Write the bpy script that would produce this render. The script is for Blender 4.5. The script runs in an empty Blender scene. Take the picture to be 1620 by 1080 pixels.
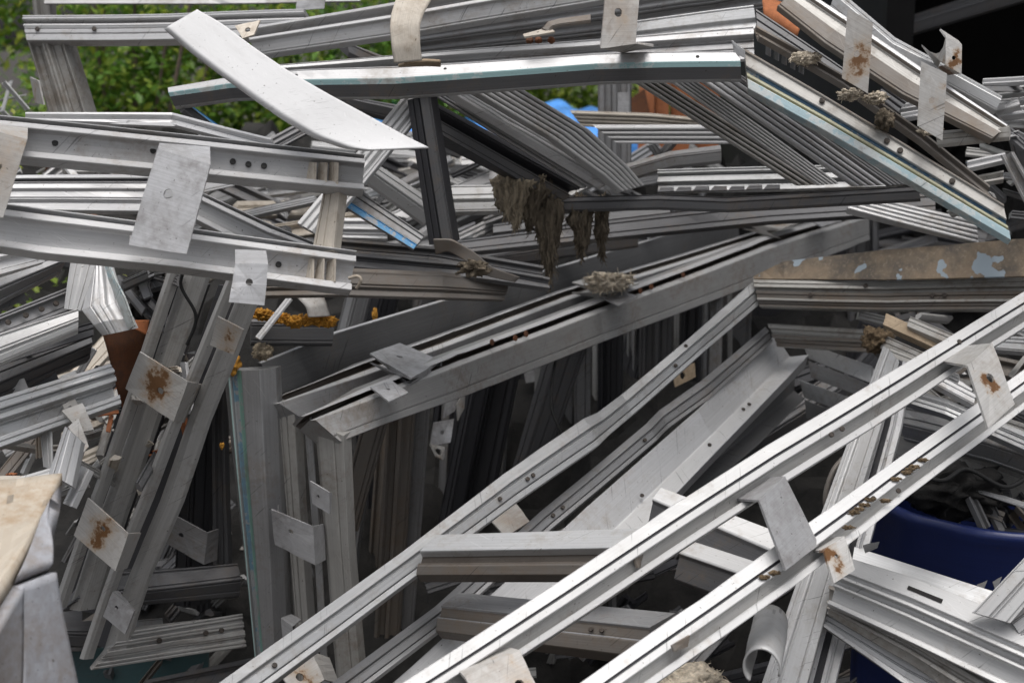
import bpy, bmesh, math, random
from mathutils import Vector, Matrix, noise
R = math.radians
SC = bpy.context.scene
COL = SC.collection
# ------------------------------------------------------------------ camera, sky, sun, exposure
PITCH = R(12.0); FPX = 2225.0; CAMZ = 1.75
CAM = Vector((0, 0, CAMZ))
FWD = Vector((0, math.cos(PITCH), -math.sin(PITCH)))
RGT = Vector((1, 0, 0)); UPV = Vector((0, math.sin(PITCH), math.cos(PITCH)))
cd = bpy.data.cameras.new('camera'); cam = bpy.data.objects.new('camera', cd); COL.objects.link(cam)
cam.location = CAM; cam.rotation_euler = (R(90) - PITCH, 0, 0)
cd.sensor_width = 36; cd.lens = 36 * FPX / 1620; cd.clip_start = .05; cd.clip_end = 600
cd.dof.use_dof = True; cd.dof.focus_distance = 2.75; cd.dof.aperture_fstop = 4.6
SC.camera = cam
w = bpy.data.worlds.new('World'); SC.world = w; w.use_nodes = True
SUN_EL, SUN_AZ = R(76), R(175)
nt = w.node_tree; bg = nt.nodes['Background']
sky = nt.nodes.new('ShaderNodeTexSky'); sky.sky_type = 'NISHITA'; sky.sun_disc = False
sky.sun_elevation = SUN_EL; sky.sun_rotation = SUN_AZ
sky.air_density = 1.0; sky.dust_density = 6.0; sky.ozone_density = 1.0
hsv = nt.nodes.new('ShaderNodeHueSaturation'); hsv.inputs['Saturation'].default_value = .28   # overcast: a greyer sky
nt.links.new(sky.outputs[0], hsv.inputs['Color']); nt.links.new(hsv.outputs[0], bg.inputs[0])
bg.inputs[1].default_value = .105
sd = bpy.data.lights.new('sun', 'SUN'); sun = bpy.data.objects.new('sun', sd); COL.objects.link(sun)
sd.energy = .9; sd.angle = R(50); sd.color = (1, .975, .94)
sv = Vector((math.sin(SUN_AZ) * math.cos(SUN_EL), math.cos(SUN_AZ) * math.cos(SUN_EL), math.sin(SUN_EL)))
sun.rotation_euler = sv.to_track_quat('Z', 'Y').to_euler(); sun.location = (0, 0, 20)
SC.view_settings.view_transform = 'Standard'; SC.view_settings.look = 'None'
SC.view_settings.exposure = .62; SC.view_settings.gamma = 1
SC.cycles.max_bounces = 8; SC.cycles.diffuse_bounces = 4; SC.cycles.glossy_bounces = 4

def P(x, y, d):
    return CAM + d * (FWD + RGT * ((x - 810) / FPX) + UPV * ((540 - y) / FPX))

# ------------------------------------------------------------------ materials
def nd(t, typ, **kw):
    n = t.nodes.new(typ)
    for k, v in kw.items():
        if k.startswith('i_'): n.inputs[int(k[2:]) if k[2:].isdigit() else k[2:]].default_value = v
        else: setattr(n, k, v)
    return n
def new_mat(name):
    m = bpy.data.materials.new(name); m.use_nodes = True
    return m, m.node_tree, m.node_tree.nodes['Principled BSDF']
def ramp(t, src, lo, hi, a=0., b=1.):
    r = nd(t, 'ShaderNodeMapRange', i_1=lo, i_2=hi, i_3=a, i_4=b); r.interpolation_type = 'SMOOTHSTEP'
    t.links.new(src, r.inputs[0]); return r.outputs[0]
def math_(t, op, a, b):
    n = nd(t, 'ShaderNodeMath', operation=op)
    for i, v in enumerate((a, b)):
        if isinstance(v, (int, float)): n.inputs[i].default_value = v
        else: t.links.new(v, n.inputs[i])
    return n.outputs[0]
def mix(t, f, a, b):
    n = nd(t, 'ShaderNodeMix', data_type='RGBA')
    for i, v in ((0, f), (6, a), (7, b)):
        if isinstance(v, (int, float)): n.inputs[i].default_value = v
        elif isinstance(v, tuple): n.inputs[i].default_value = v + (1,) if len(v) == 3 else v
        else: t.links.new(v, n.inputs[i])
    return n.outputs[2]
def noise_(t, vec, scale, detail=3, rough=.55):
    n = nd(t, 'ShaderNodeTexNoise'); n.inputs['Scale'].default_value = scale
    n.inputs['Detail'].default_value = detail; n.inputs['Roughness'].default_value = rough
    if vec is not None: t.links.new(vec, n.inputs['Vector'])
    return n.outputs[0]
def mapped(t, vec, s, loc=None):
    n = nd(t, 'ShaderNodeMapping'); n.inputs['Scale'].default_value = s
    t.links.new(vec, n.inputs['Vector'])
    if loc is not None: t.links.new(loc, n.inputs['Location'])
    return n.outputs[0]
M = {}
def nd_rot(t, vec, a):
    n = nd(t, 'ShaderNodeMapping'); n.inputs['Rotation'].default_value = (0, 0, a); t.links.new(vec, n.inputs['Vector']); return n.outputs[0]
def alu(name, base, dirt=.4, dcol=(.16, .12, .085), metal=.45, rough=.42, rust=0., paint=None, pamt=.5, streak=.12):
    """weathered aluminium: rolled streaks along the length, grime in blotches, pitted specks; optional rust round the uv origin"""
    m, t, b = new_mat(name); L = t.links
    uv = nd(t, 'ShaderNodeUVMap').outputs[0]; ob = nd(t, 'ShaderNodeTexCoord').outputs['Object']
    oi = nd(t, 'ShaderNodeObjectInfo'); rnd = oi.outputs['Random']
    off = math_(t, 'MULTIPLY', rnd, 37.0)
    st = noise_(t, mapped(t, uv, (6, 420, 1), off), 1, 3, .6)
    bl = noise_(t, mapped(t, ob, (1, 1, 1), off), 7, 4, .62)
    fi = noise_(t, mapped(t, ob, (1, 1, 1), off), 55, 4, .7)
    col = mix(t, ramp(t, st, .3, .7), tuple(c * (1 - streak) for c in base), tuple(min(.92, c * (1 + streak * .45)) for c in base))
    if paint:
        pm = ramp(t, math_(t, 'ADD', math_(t, 'MULTIPLY', bl, .55), math_(t, 'MULTIPLY', fi, .45)), .5 - .25 * (pamt - .5) - .02, .5 - .25 * (pamt - .5) + .02)
        col = mix(t, pm, col, paint)
    dm = math_(t, 'ADD', math_(t, 'MULTIPLY', bl, .6), math_(t, 'MULTIPLY', fi, .4))
    dmask = math_(t, 'MULTIPLY', ramp(t, dm, .62 - .32 * dirt, .78 - .2 * dirt), min(1, .35 + .6 * dirt))
    col = mix(t, dmask, col, dcol)
    lg = noise_(t, mapped(t, uv, (1.5, 6, 1), off), 2.5, 4, .7)
    lm = math_(t, 'MULTIPLY', ramp(t, lg, .5, .75), .16 + .5 * dirt)
    col = mix(t, lm, col, tuple(c * .55 + d * .35 for c, d in zip(base, dcol)))
    sc1 = noise_(t, mapped(t, nd_rot(t, uv, .9), (9, 260, 1), off), 1, 2, .5)
    sc2 = noise_(t, mapped(t, nd_rot(t, uv, -.5), (12, 320, 1), off), 1, 2, .5)
    col = mix(t, math_(t, 'MULTIPLY', math_(t, 'MULTIPLY', ramp(t, sc1, .66, .72), ramp(t, bl, .40, .55)), .8), col, tuple(c * .35 for c in base))
    col = mix(t, math_(t, 'MULTIPLY', math_(t, 'MULTIPLY', ramp(t, sc2, .66, .72), ramp(t, bl, .58, .4)), .5), col, tuple(min(.85, c * 1.35) for c in base))
    sp = noise_(t, mapped(t, ob, (1, 1, 1), off), 170, 2, .5)
    col = mix(t, math_(t, 'MULTIPLY', ramp(t, sp, .70, .76), .7), col, (.05, .04, .03))
    if rust:
        ln = nd(t, 'ShaderNodeVectorMath', operation='LENGTH'); L.new(mapped(t, uv, (1.1, .62, 1)), ln.inputs[0])
        rr = math_(t, 'ADD', ln.outputs['Value'], math_(t, 'MULTIPLY', math_(t, 'SUBTRACT', fi, .5), .085))
        rr = math_(t, 'ADD', rr, math_(t, 'MULTIPLY', math_(t, 'SUBTRACT', bl, .5), .15))
        col = mix(t, math_(t, 'MULTIPLY', ramp(t, rr, .05 * rust, -.01), .85), col, (.34, .225, .12))
        col = mix(t, ramp(t, rr, .016 * rust, -.002), col, (.15, .07, .025))
    v = math_(t, 'ADD', math_(t, 'MULTIPLY', rnd, .3), .85)
    hs = nd(t, 'ShaderNodeHueSaturation'); L.new(v, hs.inputs['Value']); L.new(col, hs.inputs['Color'])
    L.new(hs.outputs[0], b.inputs['Base Color'])
    L.new(math_(t, 'MULTIPLY', math_(t, 'SUBTRACT', 1.0, dmask), metal), b.inputs['Metallic'])
    L.new(math_(t, 'ADD', math_(t, 'MULTIPLY', bl, .3), rough - .12), b.inputs['Roughness'])
    bp = nd(t, 'ShaderNodeBump'); bp.inputs['Strength'].default_value = .22; bp.inputs['Distance'].default_value = .003
    L.new(math_(t, 'ADD', math_(t, 'MULTIPLY', fi, .6), math_(t, 'ADD', math_(t, 'MULTIPLY', st, .25), bl)), bp.inputs['Height'])
    L.new(bp.outputs[0], b.inputs['Normal'])
    M[name] = m
alu('white', (.51, .51, .51), .32, dcol=(.26, .21, .16), metal=.2, rough=.45, streak=.05)
alu('pale', (.50, .50, .505), .34, dcol=(.24, .19, .14), metal=.35, streak=.1)
alu('alu', (.47, .475, .48), .42, dcol=(.2, .16, .12), metal=.5)
alu('grey', (.31, .31, .315), .45, metal=.5)
alu('dirty', (.41, .40, .38), .5, metal=.3, rough=.55)
alu('cream', (.56, .51, .44), .5, dcol=(.22, .15, .09), metal=.1, rough=.6)
alu('matte', (.66, .66, .665), .08, metal=0, rough=.7, streak=.03)
alu('mid', (.37, .365, .36), .48, metal=.45)
alu('dull', (.43, .425, .415), .38, dcol=(.2, .165, .13), metal=.35, rough=.5)
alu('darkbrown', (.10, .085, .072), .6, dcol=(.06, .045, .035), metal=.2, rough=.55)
alu('slate', (.16, .16, .162), .3, metal=.4, rough=.45)
alu('bluestreak', (.31, .315, .325), .45, metal=.2, paint=(.13, .25, .34), pamt=.5)
alu('greenstreak', (.36, .40, .38), .45, metal=.2, paint=(.24, .42, .36), pamt=.8)
alu('paleblue', (.36, .48, .52), .35, metal=.1, paint=(.5, .54, .54), pamt=.5)
alu('brown', (.185, .168, .152), .6, metal=.25, rough=.55)
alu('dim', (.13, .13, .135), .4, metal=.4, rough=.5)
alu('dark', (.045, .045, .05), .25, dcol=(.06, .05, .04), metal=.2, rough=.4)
alu('teal', (.30, .46, .47), .35, metal=.1, rough=.5, paint=(.5, .56, .56), pamt=.35)
alu('blue', (.12, .30, .46), .2, metal=.05, rough=.5, paint=(.4, .42, .43), pamt=.25)
alu('navy_stain', (.05, .12, .19), .4, metal=.1, paint=(.25, .27, .27), pamt=.35)
alu('skyblue', (.16, .43, .74), .12, metal=0, rough=.55, paint=(.5, .5, .5), pamt=.2)
alu('gutter', (.30, .30, .20), .55, metal=.1)
alu('cyanline', (.42, .58, .56), .2, metal=.05)
alu('plate', (.50, .49, .475), .45, dcol=(.25, .21, .17), metal=.3, rough=.5, rust=.55)
alu('plate_clean', (.48, .48, .49), .62, dcol=(.17, .155, .15), metal=.4, rough=.42)
alu('plate_rusty', (.47, .455, .435), .5, dcol=(.25, .195, .15), metal=.15, rough=.6, rust=.85)
alu('rust', (.16, .06, .025), .6, dcol=(.04, .03, .025), metal=.05, rough=.8)
alu('orange_rust', (.42, .15, .06), .45, dcol=(.14, .05, .03), metal=0, rough=.8)
alu('wood', (.46, .36, .25), .55, dcol=(.2, .14, .09), metal=0, rough=.8)
alu('crate', (.52, .46, .38), .7, dcol=(.33, .22, .12), metal=0, rough=.8, streak=.12)
alu('crate_side', (.32, .33, .36), .75, dcol=(.2, .17, .15), metal=.1, rough=.6)
alu('barrel', (.009, .019, .092), .25, dcol=(.012, .014, .03), metal=0, rough=.35)
alu('green_paint', (.004, .045, .05), .6, dcol=(.02, .04, .04), metal=0, rough=.5)
alu('black', (.012, .012, .012), 0, metal=0, rough=.7, streak=.05)
alu('unlit_black', (.012, .011, .011), .2, dcol=(.02, .016, .012), metal=0, rough=.95)  # near black stands in for the unlit shed interior and slot depths
def plain(name, col, rough=.8, scale=40, amt=.4, bump=.5, stretch=None):
    m, t, b = new_mat(name); ob = nd(t, 'ShaderNodeTexCoord').outputs['Object']
    f = noise_(t, mapped(t, ob, stretch) if stretch else ob, scale, 6, .7)
    t.links.new(mix(t, ramp(t, f, .3, .7), tuple(c * (1 - amt) for c in col), tuple(c * (1 + amt) for c in col)), b.inputs['Base Color'])
    b.inputs['Roughness'].default_value = rough
    bp = nd(t, 'ShaderNodeBump'); bp.inputs['Strength'].default_value = bump; bp.inputs['Distance'].default_value = .01
    t.links.new(f, bp.inputs['Height']); t.links.new(bp.outputs[0], b.inputs['Normal']); M[name] = m
plain('wool', (.62, .54, .43), .95, 60, .45, .9)
plain('wool_mid', (.30, .25, .18), .95, 60, .5, .9, (1.6, 1.6, .3))
plain('wool_dark', (.13, .105, .075), .95, 60, .55, .9, (1.6, 1.6, .3))
plain('mud', (.17, .12, .07), .95, 120, .5, .8)
plain('foam', (.52, .25, .035), .95, 45, .6, .9)
plain('tarp', (.08, .30, .78), .45, 3, .35, .2)
plain('soil', (.035, .03, .026), .95, 6, .5, .8)
plain('rubble', (.013, .012, .011), .9, 12, .6, .9)  # near black: the heap's deep shade is put into the colour
plain('bark', (.12, .09, .07), .9, 25, .4, .6)
plain('screw', (.035, .026, .02), .6, 150, .5, .3)
def spotted():
    """brown weathered plate with flaked islands of pale blue paint"""
    m, t, b = new_mat('spotted'); ob = nd(t, 'ShaderNodeTexCoord').outputs['Object']
    a = noise_(t, ob, 9, 5, .65); c = noise_(t, ob, 120, 4, .7)
    col = mix(t, ramp(t, a, .35, .65), (.10, .085, .07), (.25, .19, .13))
    col = mix(t, ramp(t, c, .5, .68, 0, .5), col, (.33, .27, .2))
    wv = nd(t, 'ShaderNodeTexVoronoi'); wv.inputs['Scale'].default_value = 14
    nm = nd(t, 'ShaderNodeTexNoise'); nm.inputs['Scale'].default_value = 30; t.links.new(ob, nm.inputs['Vector'])
    ad = nd(t, 'ShaderNodeVectorMath', operation='SCALE'); t.links.new(nm.outputs['Color'], ad.inputs[0]); ad.inputs['Scale'].default_value = .06
    a2 = nd(t, 'ShaderNodeVectorMath', operation='ADD'); t.links.new(ob, a2.inputs[0]); t.links.new(ad.outputs[0], a2.inputs[1])
    t.links.new(a2.outputs[0], wv.inputs['Vector'])
    big = noise_(t, ob, 4.5, 1, .5)
    rr = math_(t, 'SUBTRACT', math_(t, 'MULTIPLY', big, .6), wv.outputs['Distance'])
    col = mix(t, ramp(t, rr, .0, .012), col, (.30, .36, .41))
    t.links.new(col, b.inputs['Base Color']); b.inputs['Roughness'].default_value = .6; M['spotted'] = m
spotted()
def leafmat(name, a, bcol, c):
    m, t, b = new_mat(name)
    g = nd(t, 'ShaderNodeNewGeometry'); rp = nd(t, 'ShaderNodeValToRGB')
    e = rp.color_ramp.elements; e[0].color = a + (1,); e[1].color = c + (1,)
    x = e.new(.55); x.color = bcol + (1,)
    t.links.new(g.outputs['Random Per Island'], rp.inputs[0]); t.links.new(rp.outputs[0], b.inputs['Base Color'])
    b.inputs['Roughness'].default_value = .45
    tr = nd(t, 'ShaderNodeBsdfTranslucent'); t.links.new(rp.outputs[0], tr.inputs[0])
    ms = nd(t, 'ShaderNodeMixShader'); ms.inputs[0].default_value = .5
    o = t.nodes['Material Output']; t.links.new(b.outputs[0], ms.inputs[1]); t.links.new(tr.outputs[0], ms.inputs[2]); t.links.new(ms.outputs[0], o.inputs[0])
    M[name] = m
leafmat('leaf', (.10, .22, .03), (.28, .46, .06), (.58, .60, .10))
leafmat('leaf_dark', (.07, .16, .03), (.17, .33, .05), (.40, .46, .08))
leafmat('leaf_lime', (.10, .18, .025), (.22, .34, .04), (.42, .46, .07))

# ------------------------------------------------------------------ things, parts, strips
THINGS = []
def TH(name, label, cat, group=None):
    o = bpy.data.objects.new(name, None); COL.objects.link(o); o.empty_display_size = .05
    o['label'] = label; o['category'] = cat
    if group: o['group'] = group
    THINGS.append(o); return o
def tag(o, label, cat, group=None, kind=None):
    if label: o['label'] = label
    if cat: o['category'] = cat
    if group: o['group'] = group
    if kind: o['kind'] = kind
    THINGS.append(o); return o
def mk(name, verts, faces, mats, mi=None, uvs=None, par=None, smooth=False):
    me = bpy.data.meshes.new(name); me.from_pydata([tuple(v) for v in verts], [], faces)
    for m in (mats if isinstance(mats, (list, tuple)) else [mats]): me.materials.append(M[m] if isinstance(m, str) else m)
    if mi: me.polygons.foreach_set('material_index', mi)
    if uvs:
        ul = me.uv_layers.new(name='UVMap'); flat = [c for f in uvs for q in f for c in q]; ul.data.foreach_set('uv', flat)
    if smooth: me.polygons.foreach_set('use_smooth', [True] * len(me.polygons))
    o = bpy.data.objects.new(name, me); COL.objects.link(o)
    if par: o.parent = par
    return o
CON = {   # cross sections seen from the camera: u from the first to the second edge, v towards the viewer, both in strip widths
 'flat': ([(0, 0), (1, 0)], .12),
 'thin': ([(0, 0), (1, 0)], .05),
 'box':  ([(0, 0), (1, 0)], .6),
 'ridge': ([(0, -.3), (.5, 0), (1, -.3)], .5),
 'two':  ([(0, -.18), (.55, 0), (1, -.4)], .7),
 'twob': ([(0, -.1), (.3, 0), (1, -.3)], .6),
 'sheet2': ([(0, .2), (.54, -.16), (1, .1)], .25),
 'groove': ([(0, 0), (.42, 0), (.43, -.1), (.48, -.1), (.49, 0), (1, 0)], .5),
 'lip':  ([(0, 0), (.22, 0), (.23, -.3), (.78, -.3), (.79, 0), (1, 0)], .42),
 'deep': ([(0, 0), (.2, 0), (.21, -.5), (.8, -.5), (.81, 0), (1, 0)], .6),
 'chan': ([(0, -.1), (.32, 0), (.325, -.05), (.375, -.05), (.38, -.02), (.56, .0), (.565, -.24), (.82, -.42), (.825, -.14), (1, .0)], .52),
 'track': ([(0, -.1), (.38, .03), (.385, -.16), (.47, -.16), (.475, -.04), (.76, -.12), (.765, -.3), (.80, -.3), (.805, -.09), (1, -.1)], .5),
 'cup':  ([(0, -.2), (.055, -.1), (.06, -.4), (.15, -.4), (.155, -.1), (.33, .02), (.34, -.22), (.8, -.42), (.805, -.12), (1, .02)], .52),
 'erail': ([(0, -.26), (.075, -.12), (.08, -.6), (.2, -.6), (.205, -.16), (.285, 0), (.80, -.03), (.805, -.06), (.825, -.06), (.83, -.03), (1, -.03)], .6),
 'erail2': ([(0, -.3), (.05, -.25), (.06, -.5), (.24, -.5), (.25, -.16), (.37, 0), (1, -.05)], .6),
 'estile': ([(0, -.12), (.16, 0), (.68, 0), (.685, -.06), (.71, -.06), (.715, -.03), (1, -.03)], .6),
 'estile2': ([(0, -.4), (.34, -.35), (.36, 0), (.40, .03), (1, 0)], .6),
 'steps': ([(0, 0), (.2, 0), (.21, -.15), (.45, -.15), (.46, -.02), (.62, -.02), (.63, -.2), (1, -.2)], .45),
 'multi': ([(0, .0), (.16, 0), (.165, -.1), (.25, -.1), (.255, -.0), (.42, -.03), (.425, -.14), (.5, -.14), (.505, -.03), (.7, -.06), (.705, -.16), (.8, -.16), (.805, -.06), (1, -.1)], .3),
}
def ribs(n, amp=.045, th=.18):
    c = []
    for i in range(n):
        a = i / n; k = 1 / n
        c += [(a + .001, -amp * 2.6), (a + k * .26, -amp * 2.6), (a + k * .28, -amp * .2), (a + k * .62, amp * .4), (a + k * .98, 0)]
    return (c + [(1, -amp)], th)
for n in (4, 5, 6, 8): CON['rib%d' % n] = ribs(n)
def chamfer(pts, w):
    out = []
    n = len(pts)
    for i, (u, v, m) in enumerate(pts):
        p = Vector(pts[i - 1][:2]); c = Vector((u, v)); q = Vector(pts[(i + 1) % n][:2])
        a = p - c; b = q - c
        la, lb = a.length, b.length
        if la < 1e-6 or lb < 1e-6 or a.angle(b) > R(165): out.append((u, v, m)); continue
        s = min(w, .3 * la, .3 * lb)
        e = c + a * (s / la); f = c + b * (s / lb)
        out.append((e.x, e.y, m)); out.append((f.x, f.y, m))
    return out
STR = {}
SIDE = ([(0, -.08), (.12, 0), (.6, 0), (.64, -.04), (1, -.5)], .8)
BEAD = ([(0, -.25), (.3, 0), (.85, 0), (1, -.3)], .8)
PLAIN = {'spotted', 'matte', 'wood', 'crate', 'orange_rust', 'rust', 'unlit_black', 'green_paint', 'crate_side', 'black'}
def S(name, mat, con, st, par=None, bow=2.2, mats=None, seg=.03, dt=.02, dents=1.0, fine=True):
    """a bar swept through stations (x0,y0,x1,y1,depth[,depth of first edge]); con is a cross section; mats maps contour segments to materials"""
    front, th = CON[con] if isinstance(con, str) else con
    mats = mats or {}
    names = [mat] + sorted(set(mats.values()))
    T = []; B = []
    for s in st:
        t = s[5] if len(s) > 5 else s[4] + dt
        T.append(P(s[0], s[1], t)); B.append(P(s[2], s[3], s[4]))
    W = sum((b - a).length for a, b in zip(T, B)) / len(T)
    vmin = min(v for u, v in front)
    back = -max(th, -vmin + .03)
    pts = [(u, v, names.index(mats[i]) if i in mats else 0) for i, (u, v) in enumerate(front)]
    if fine and mat not in PLAIN and W > .022 and con not in ('chan', 'cup', 'sheet2', 'track', 'erail', 'erail2', 'estile', 'thin') and con is not SIDE and con is not BEAD:      # gasket grooves and bead lines that every extrusion carries
        gp = []
        for i, (u, v, m) in enumerate(pts):
            gp.append((u, v, m))
            if i + 1 == len(pts): break
            u2, v2, _ = pts[i + 1]; du = u2 - u
            if du * W < .011 or abs(v2 - v) > du * 1.2: continue
            fs_ = [random.choice((.16, .84, .5))] if du * W < .03 else [.13, random.choice((.5, .7, .84)), .9][: 2 + (du * W > .06)]
            for f in sorted(set(fs_)):
                g = random.uniform(.0011, .002) / W; dp = random.uniform(.0025, .0045) / W; uc = u + du * f; vc = v + (v2 - v) * f
                gp += [(uc - g, vc, m), (uc - g * .8, vc - dp, m), (uc + g * .8, vc - dp, m), (uc + g, vc, m)]
        pts = gp
    pts += [(1, back, 0), (0, back, 0)]
    pts = chamfer(pts, min(.0016 / W, .02))
    n = len(pts)
    # resample
    rs = []
    for i in range(len(T) - 1):
        L = max((T[i + 1] - T[i]).length, (B[i + 1] - B[i]).length)
        k = max(1, int(L / seg))
        for j in range(k): rs.append((T[i].lerp(T[i + 1], j / k), B[i].lerp(B[i + 1], j / k)))
    rs.append((T[-1], B[-1]))
    sd_ = random.random() * 100
    verts = []; dist = 0; ds = []
    total = sum(((rs[i + 1][0] + rs[i + 1][1]) - (rs[i][0] + rs[i][1])).length * .5 for i in range(len(rs) - 1))
    dn = []
    if dents and total > .3:
        for _ in range(max(1, int(total * 2.6 * dents))):
            dn.append((random.uniform(0, total), random.choice((0, 1, random.random())), random.uniform(-.006, .0035), random.uniform(.012, .05)))
    for i, (a, b) in enumerate(rs):
        p, q = rs[max(0, i - 1)], rs[min(len(rs) - 1, i + 1)]
        A = ((q[0] + q[1]) - (p[0] + p[1])).normalized()
        U = b - a; wd = U.length
        N = U.cross(A).normalized()
        if N.dot(CAM - a) < 0: N.negate()
        if i: dist += ((a + b) * .5 - (rs[i - 1][0] + rs[i - 1][1]) * .5).length
        ds.append(dist)
        j1 = noise.noise((dist * 3.1, sd_, 0)) * .0012 * bow; j2 = noise.noise((dist * 2.3, sd_, 9)) * .0012 * bow
        for (u, v, m) in pts:
            dv = sum(am * math.exp(-((dist - s0) / sg) ** 2 - ((u - u0) / .16) ** 2) for s0, u0, am, sg in dn if abs(dist - s0) < 3 * sg) if v > -.3 else 0
            verts.append(a + U * u + N * (v * W + j1 + dv) + U.normalized() * (j2 + dv * .5))
    per = [0]
    for k in range(n):
        u0, v0, _ = pts[k]; u1, v1, _ = pts[(k + 1) % n]; per.append(per[-1] + math.hypot(u1 - u0, v1 - v0) * W)
    faces = []; uvs = []; mi = []
    for i in range(len(rs) - 1):
        for k in range(n):
            k2 = (k + 1) % n
            faces.append((i * n + k, i * n + k2, (i + 1) * n + k2, (i + 1) * n + k)); mi.append(pts[k][2])
            uvs.append(((ds[i] + .13, per[k] + .1), (ds[i] + .13, per[k + 1] + .1), (ds[i + 1] + .13, per[k + 1] + .1), (ds[i + 1] + .13, per[k] + .1)))
    e = (len(rs) - 1) * n
    for cap in (list(range(n - 1, -1, -1)), [e + k for k in range(n)]):
        faces.append(tuple(cap)); mi.append(0); uvs.append(tuple((pts[c % n][0] * W, pts[c % n][1] * W) for c in cap))
    o = mk(name, verts, faces, names, mi, uvs, par)
    STR[o.name] = (rs, ds, W)
    return o
def at(o, s, u):
    rs, ds, W = STR[o.name]; L = ds[-1] * s
    i = 0
    while i < len(ds) - 2 and ds[i + 1] < L: i += 1
    f = (L - ds[i]) / max(1e-6, ds[i + 1] - ds[i])
    a = rs[i][0].lerp(rs[i + 1][0], f); b = rs[i][1].lerp(rs[i + 1][1], f)
    A = (rs[i + 1][0] - rs[i][0]).normalized(); U = b - a
    N = U.cross(A).normalized()
    if N.dot(CAM - a) < 0: N.negate()
    return a + U * u, N, A, W
def screws(o, lst, r=.0045, mat='screw', name='screw', v=0.0):
    """small rusted screw heads standing on a bar"""
    for s, u in lst:
        p, N, A, W = at(o, s, u); p = p + N * (v * W)
        X = A; Y = N.cross(X)
        vs = []; k = 10; h = .0014
        for ring, (rr, hh) in enumerate(((1, -.002), (1, h * .6), (.7, h))):
            for i in range(k):
                an = 2 * math.pi * i / k; vs.append(p + (X * math.cos(an) + Y * math.sin(an)) * r * rr + N * hh)
        fs = []
        for g in range(2):
            for i in range(k): fs.append((g * k + i, g * k + (i + 1) % k, (g + 1) * k + (i + 1) % k, (g + 1) * k + i))
        fs.append(tuple(2 * k + i for i in range(k)))
        mk(name, vs, fs, mat, par=o)
def plate(name, mat, q, par=None, hole=(.5, .5, .008), folds=(), th=.004, bend=0.0):
    """a sheet metal clip: quad q of (x,y,d) corners with a drilled hole; folds = (edge index, far point a, far point b)"""
    c = [P(*k) for k in q]
    e1 = c[1] - c[0]; e2 = c[3] - c[0]; N = e1.cross(e2).normalized()
    if N.dot(CAM - c[0]) < 0: N.negate()
    def bl(s, t): return (c[0] * (1 - s) + c[1] * s) * (1 - t) + (c[3] * (1 - s) + c[2] * s) * t
    verts = []; faces = []; uvs = []
    hs, ht, hr = hole if hole else (.5, .5, .001)
    ctr = bl(hs, ht)
    ex = e1.normalized(); ey = (e2 - ex * e2.dot(ex)).normalized()
    outer = []
    m = 4
    for (s0, t0), (s1, t1) in (((0, 0), (1, 0)), ((1, 0), (1, 1)), ((1, 1), (0, 1)), ((0, 1), (0, 0))):
        for i in range(m): outer.append((s0 + (s1 - s0) * i / m, t0 + (t1 - t0) * i / m))
    k = len(outer)
    op = [bl(s, t) for s, t in outer]
    jit = [noise.noise((p * 40)) * .0012 for p in op]
    verts += [p + N * j + (p - ctr).normalized() * j * .8 for p, j in zip(op, jit)]
    for i, p in enumerate(op):
        d = (p - ctr); d = (ex * d.dot(ex) + ey * d.dot(ey)).normalized()
        verts.append(ctr + d * hr * (1 + .15 * noise.noise((i * 1.3, hr * 900, 0))))
    ro = Vector((random.uniform(-.012, .012), random.uniform(-.014, .008)))
    def uv(p): d = p - ctr; return (d.dot(ex) + ro.x, d.dot(ey) + ro.y)
    for i in range(k):
        j = (i + 1) % k; f = (i, j, k + j, k + i); faces.append(f)
    if not hole: faces.append(tuple(k + i for i in range(k)))
    for e, a, b in folds:
        i0 = len(verts); a = P(*a); b = P(*b)
        idx = [(e * m + i) % k for i in range(m + 1)]
        for i in range(m + 1): verts.append(a.lerp(b, i / m))
        for i in range(m): faces.append((idx[i + 1], idx[i], i0 + i, i0 + i + 1))
    for f in faces: uvs.append([uv(verts[x]) for x in f])
    o = mk(name, verts, faces, mat, None, uvs, par)
    md = o.modifiers.new('thickness', 'SOLIDIFY'); md.thickness = th; md.offset = 0; md.use_even_offset = False
    return o
def ribbon(name, mat, st, par=None, th=.003, lip=None, n=10, curve=0.0):
    """a bent sheet through stations (xa,ya,da,xb,yb,db)"""
    L = []
    for i in range(len(st) - 1):
        for j in range(8):
            L.append([a + (b - a) * j / 8 for a, b in zip(st[i], st[i + 1])])
    L.append(list(st[-1]))
    # smooth the stations
    for _ in range(3):
        L = [L[0]] + [[(a + 2 * b + c) / 4 for a, b, c in zip(L[i - 1], L[i], L[i + 1])] for i in range(1, len(L) - 1)] + [L[-1]]
    verts = []; faces = []; uvs = []
    for i, s in enumerate(L):
        a = P(*s[:3]); b = P(*s[3:])
        nrm = (CAM - a).normalized()
        for j in range(n + 1):
            f = j / n; p = a.lerp(b, f) + nrm * (curve * 4 * f * (1 - f))
            if lip and f > 1 - lip: p = p - nrm * .02 * (f - 1 + lip) / lip
            verts.append(p)
    for i in range(len(L) - 1):
        for j in range(n):
            q = i * (n + 1) + j; faces.append((q, q + 1, q + n + 2, q + n + 1))
            uvs.append([(i * .03 + 1, j * .012 + 1), (i * .03 + 1, (j + 1) * .012 + 1), (i * .03 + 1.03, (j + 1) * .012 + 1), (i * .03 + 1.03, j * .012 + 1)])
    o = mk(name, verts, faces, mat, None, uvs, par, smooth=True)
    md = o.modifiers.new('thickness', 'SOLIDIFY'); md.thickness = th; md.offset = 0
    return o
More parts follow.
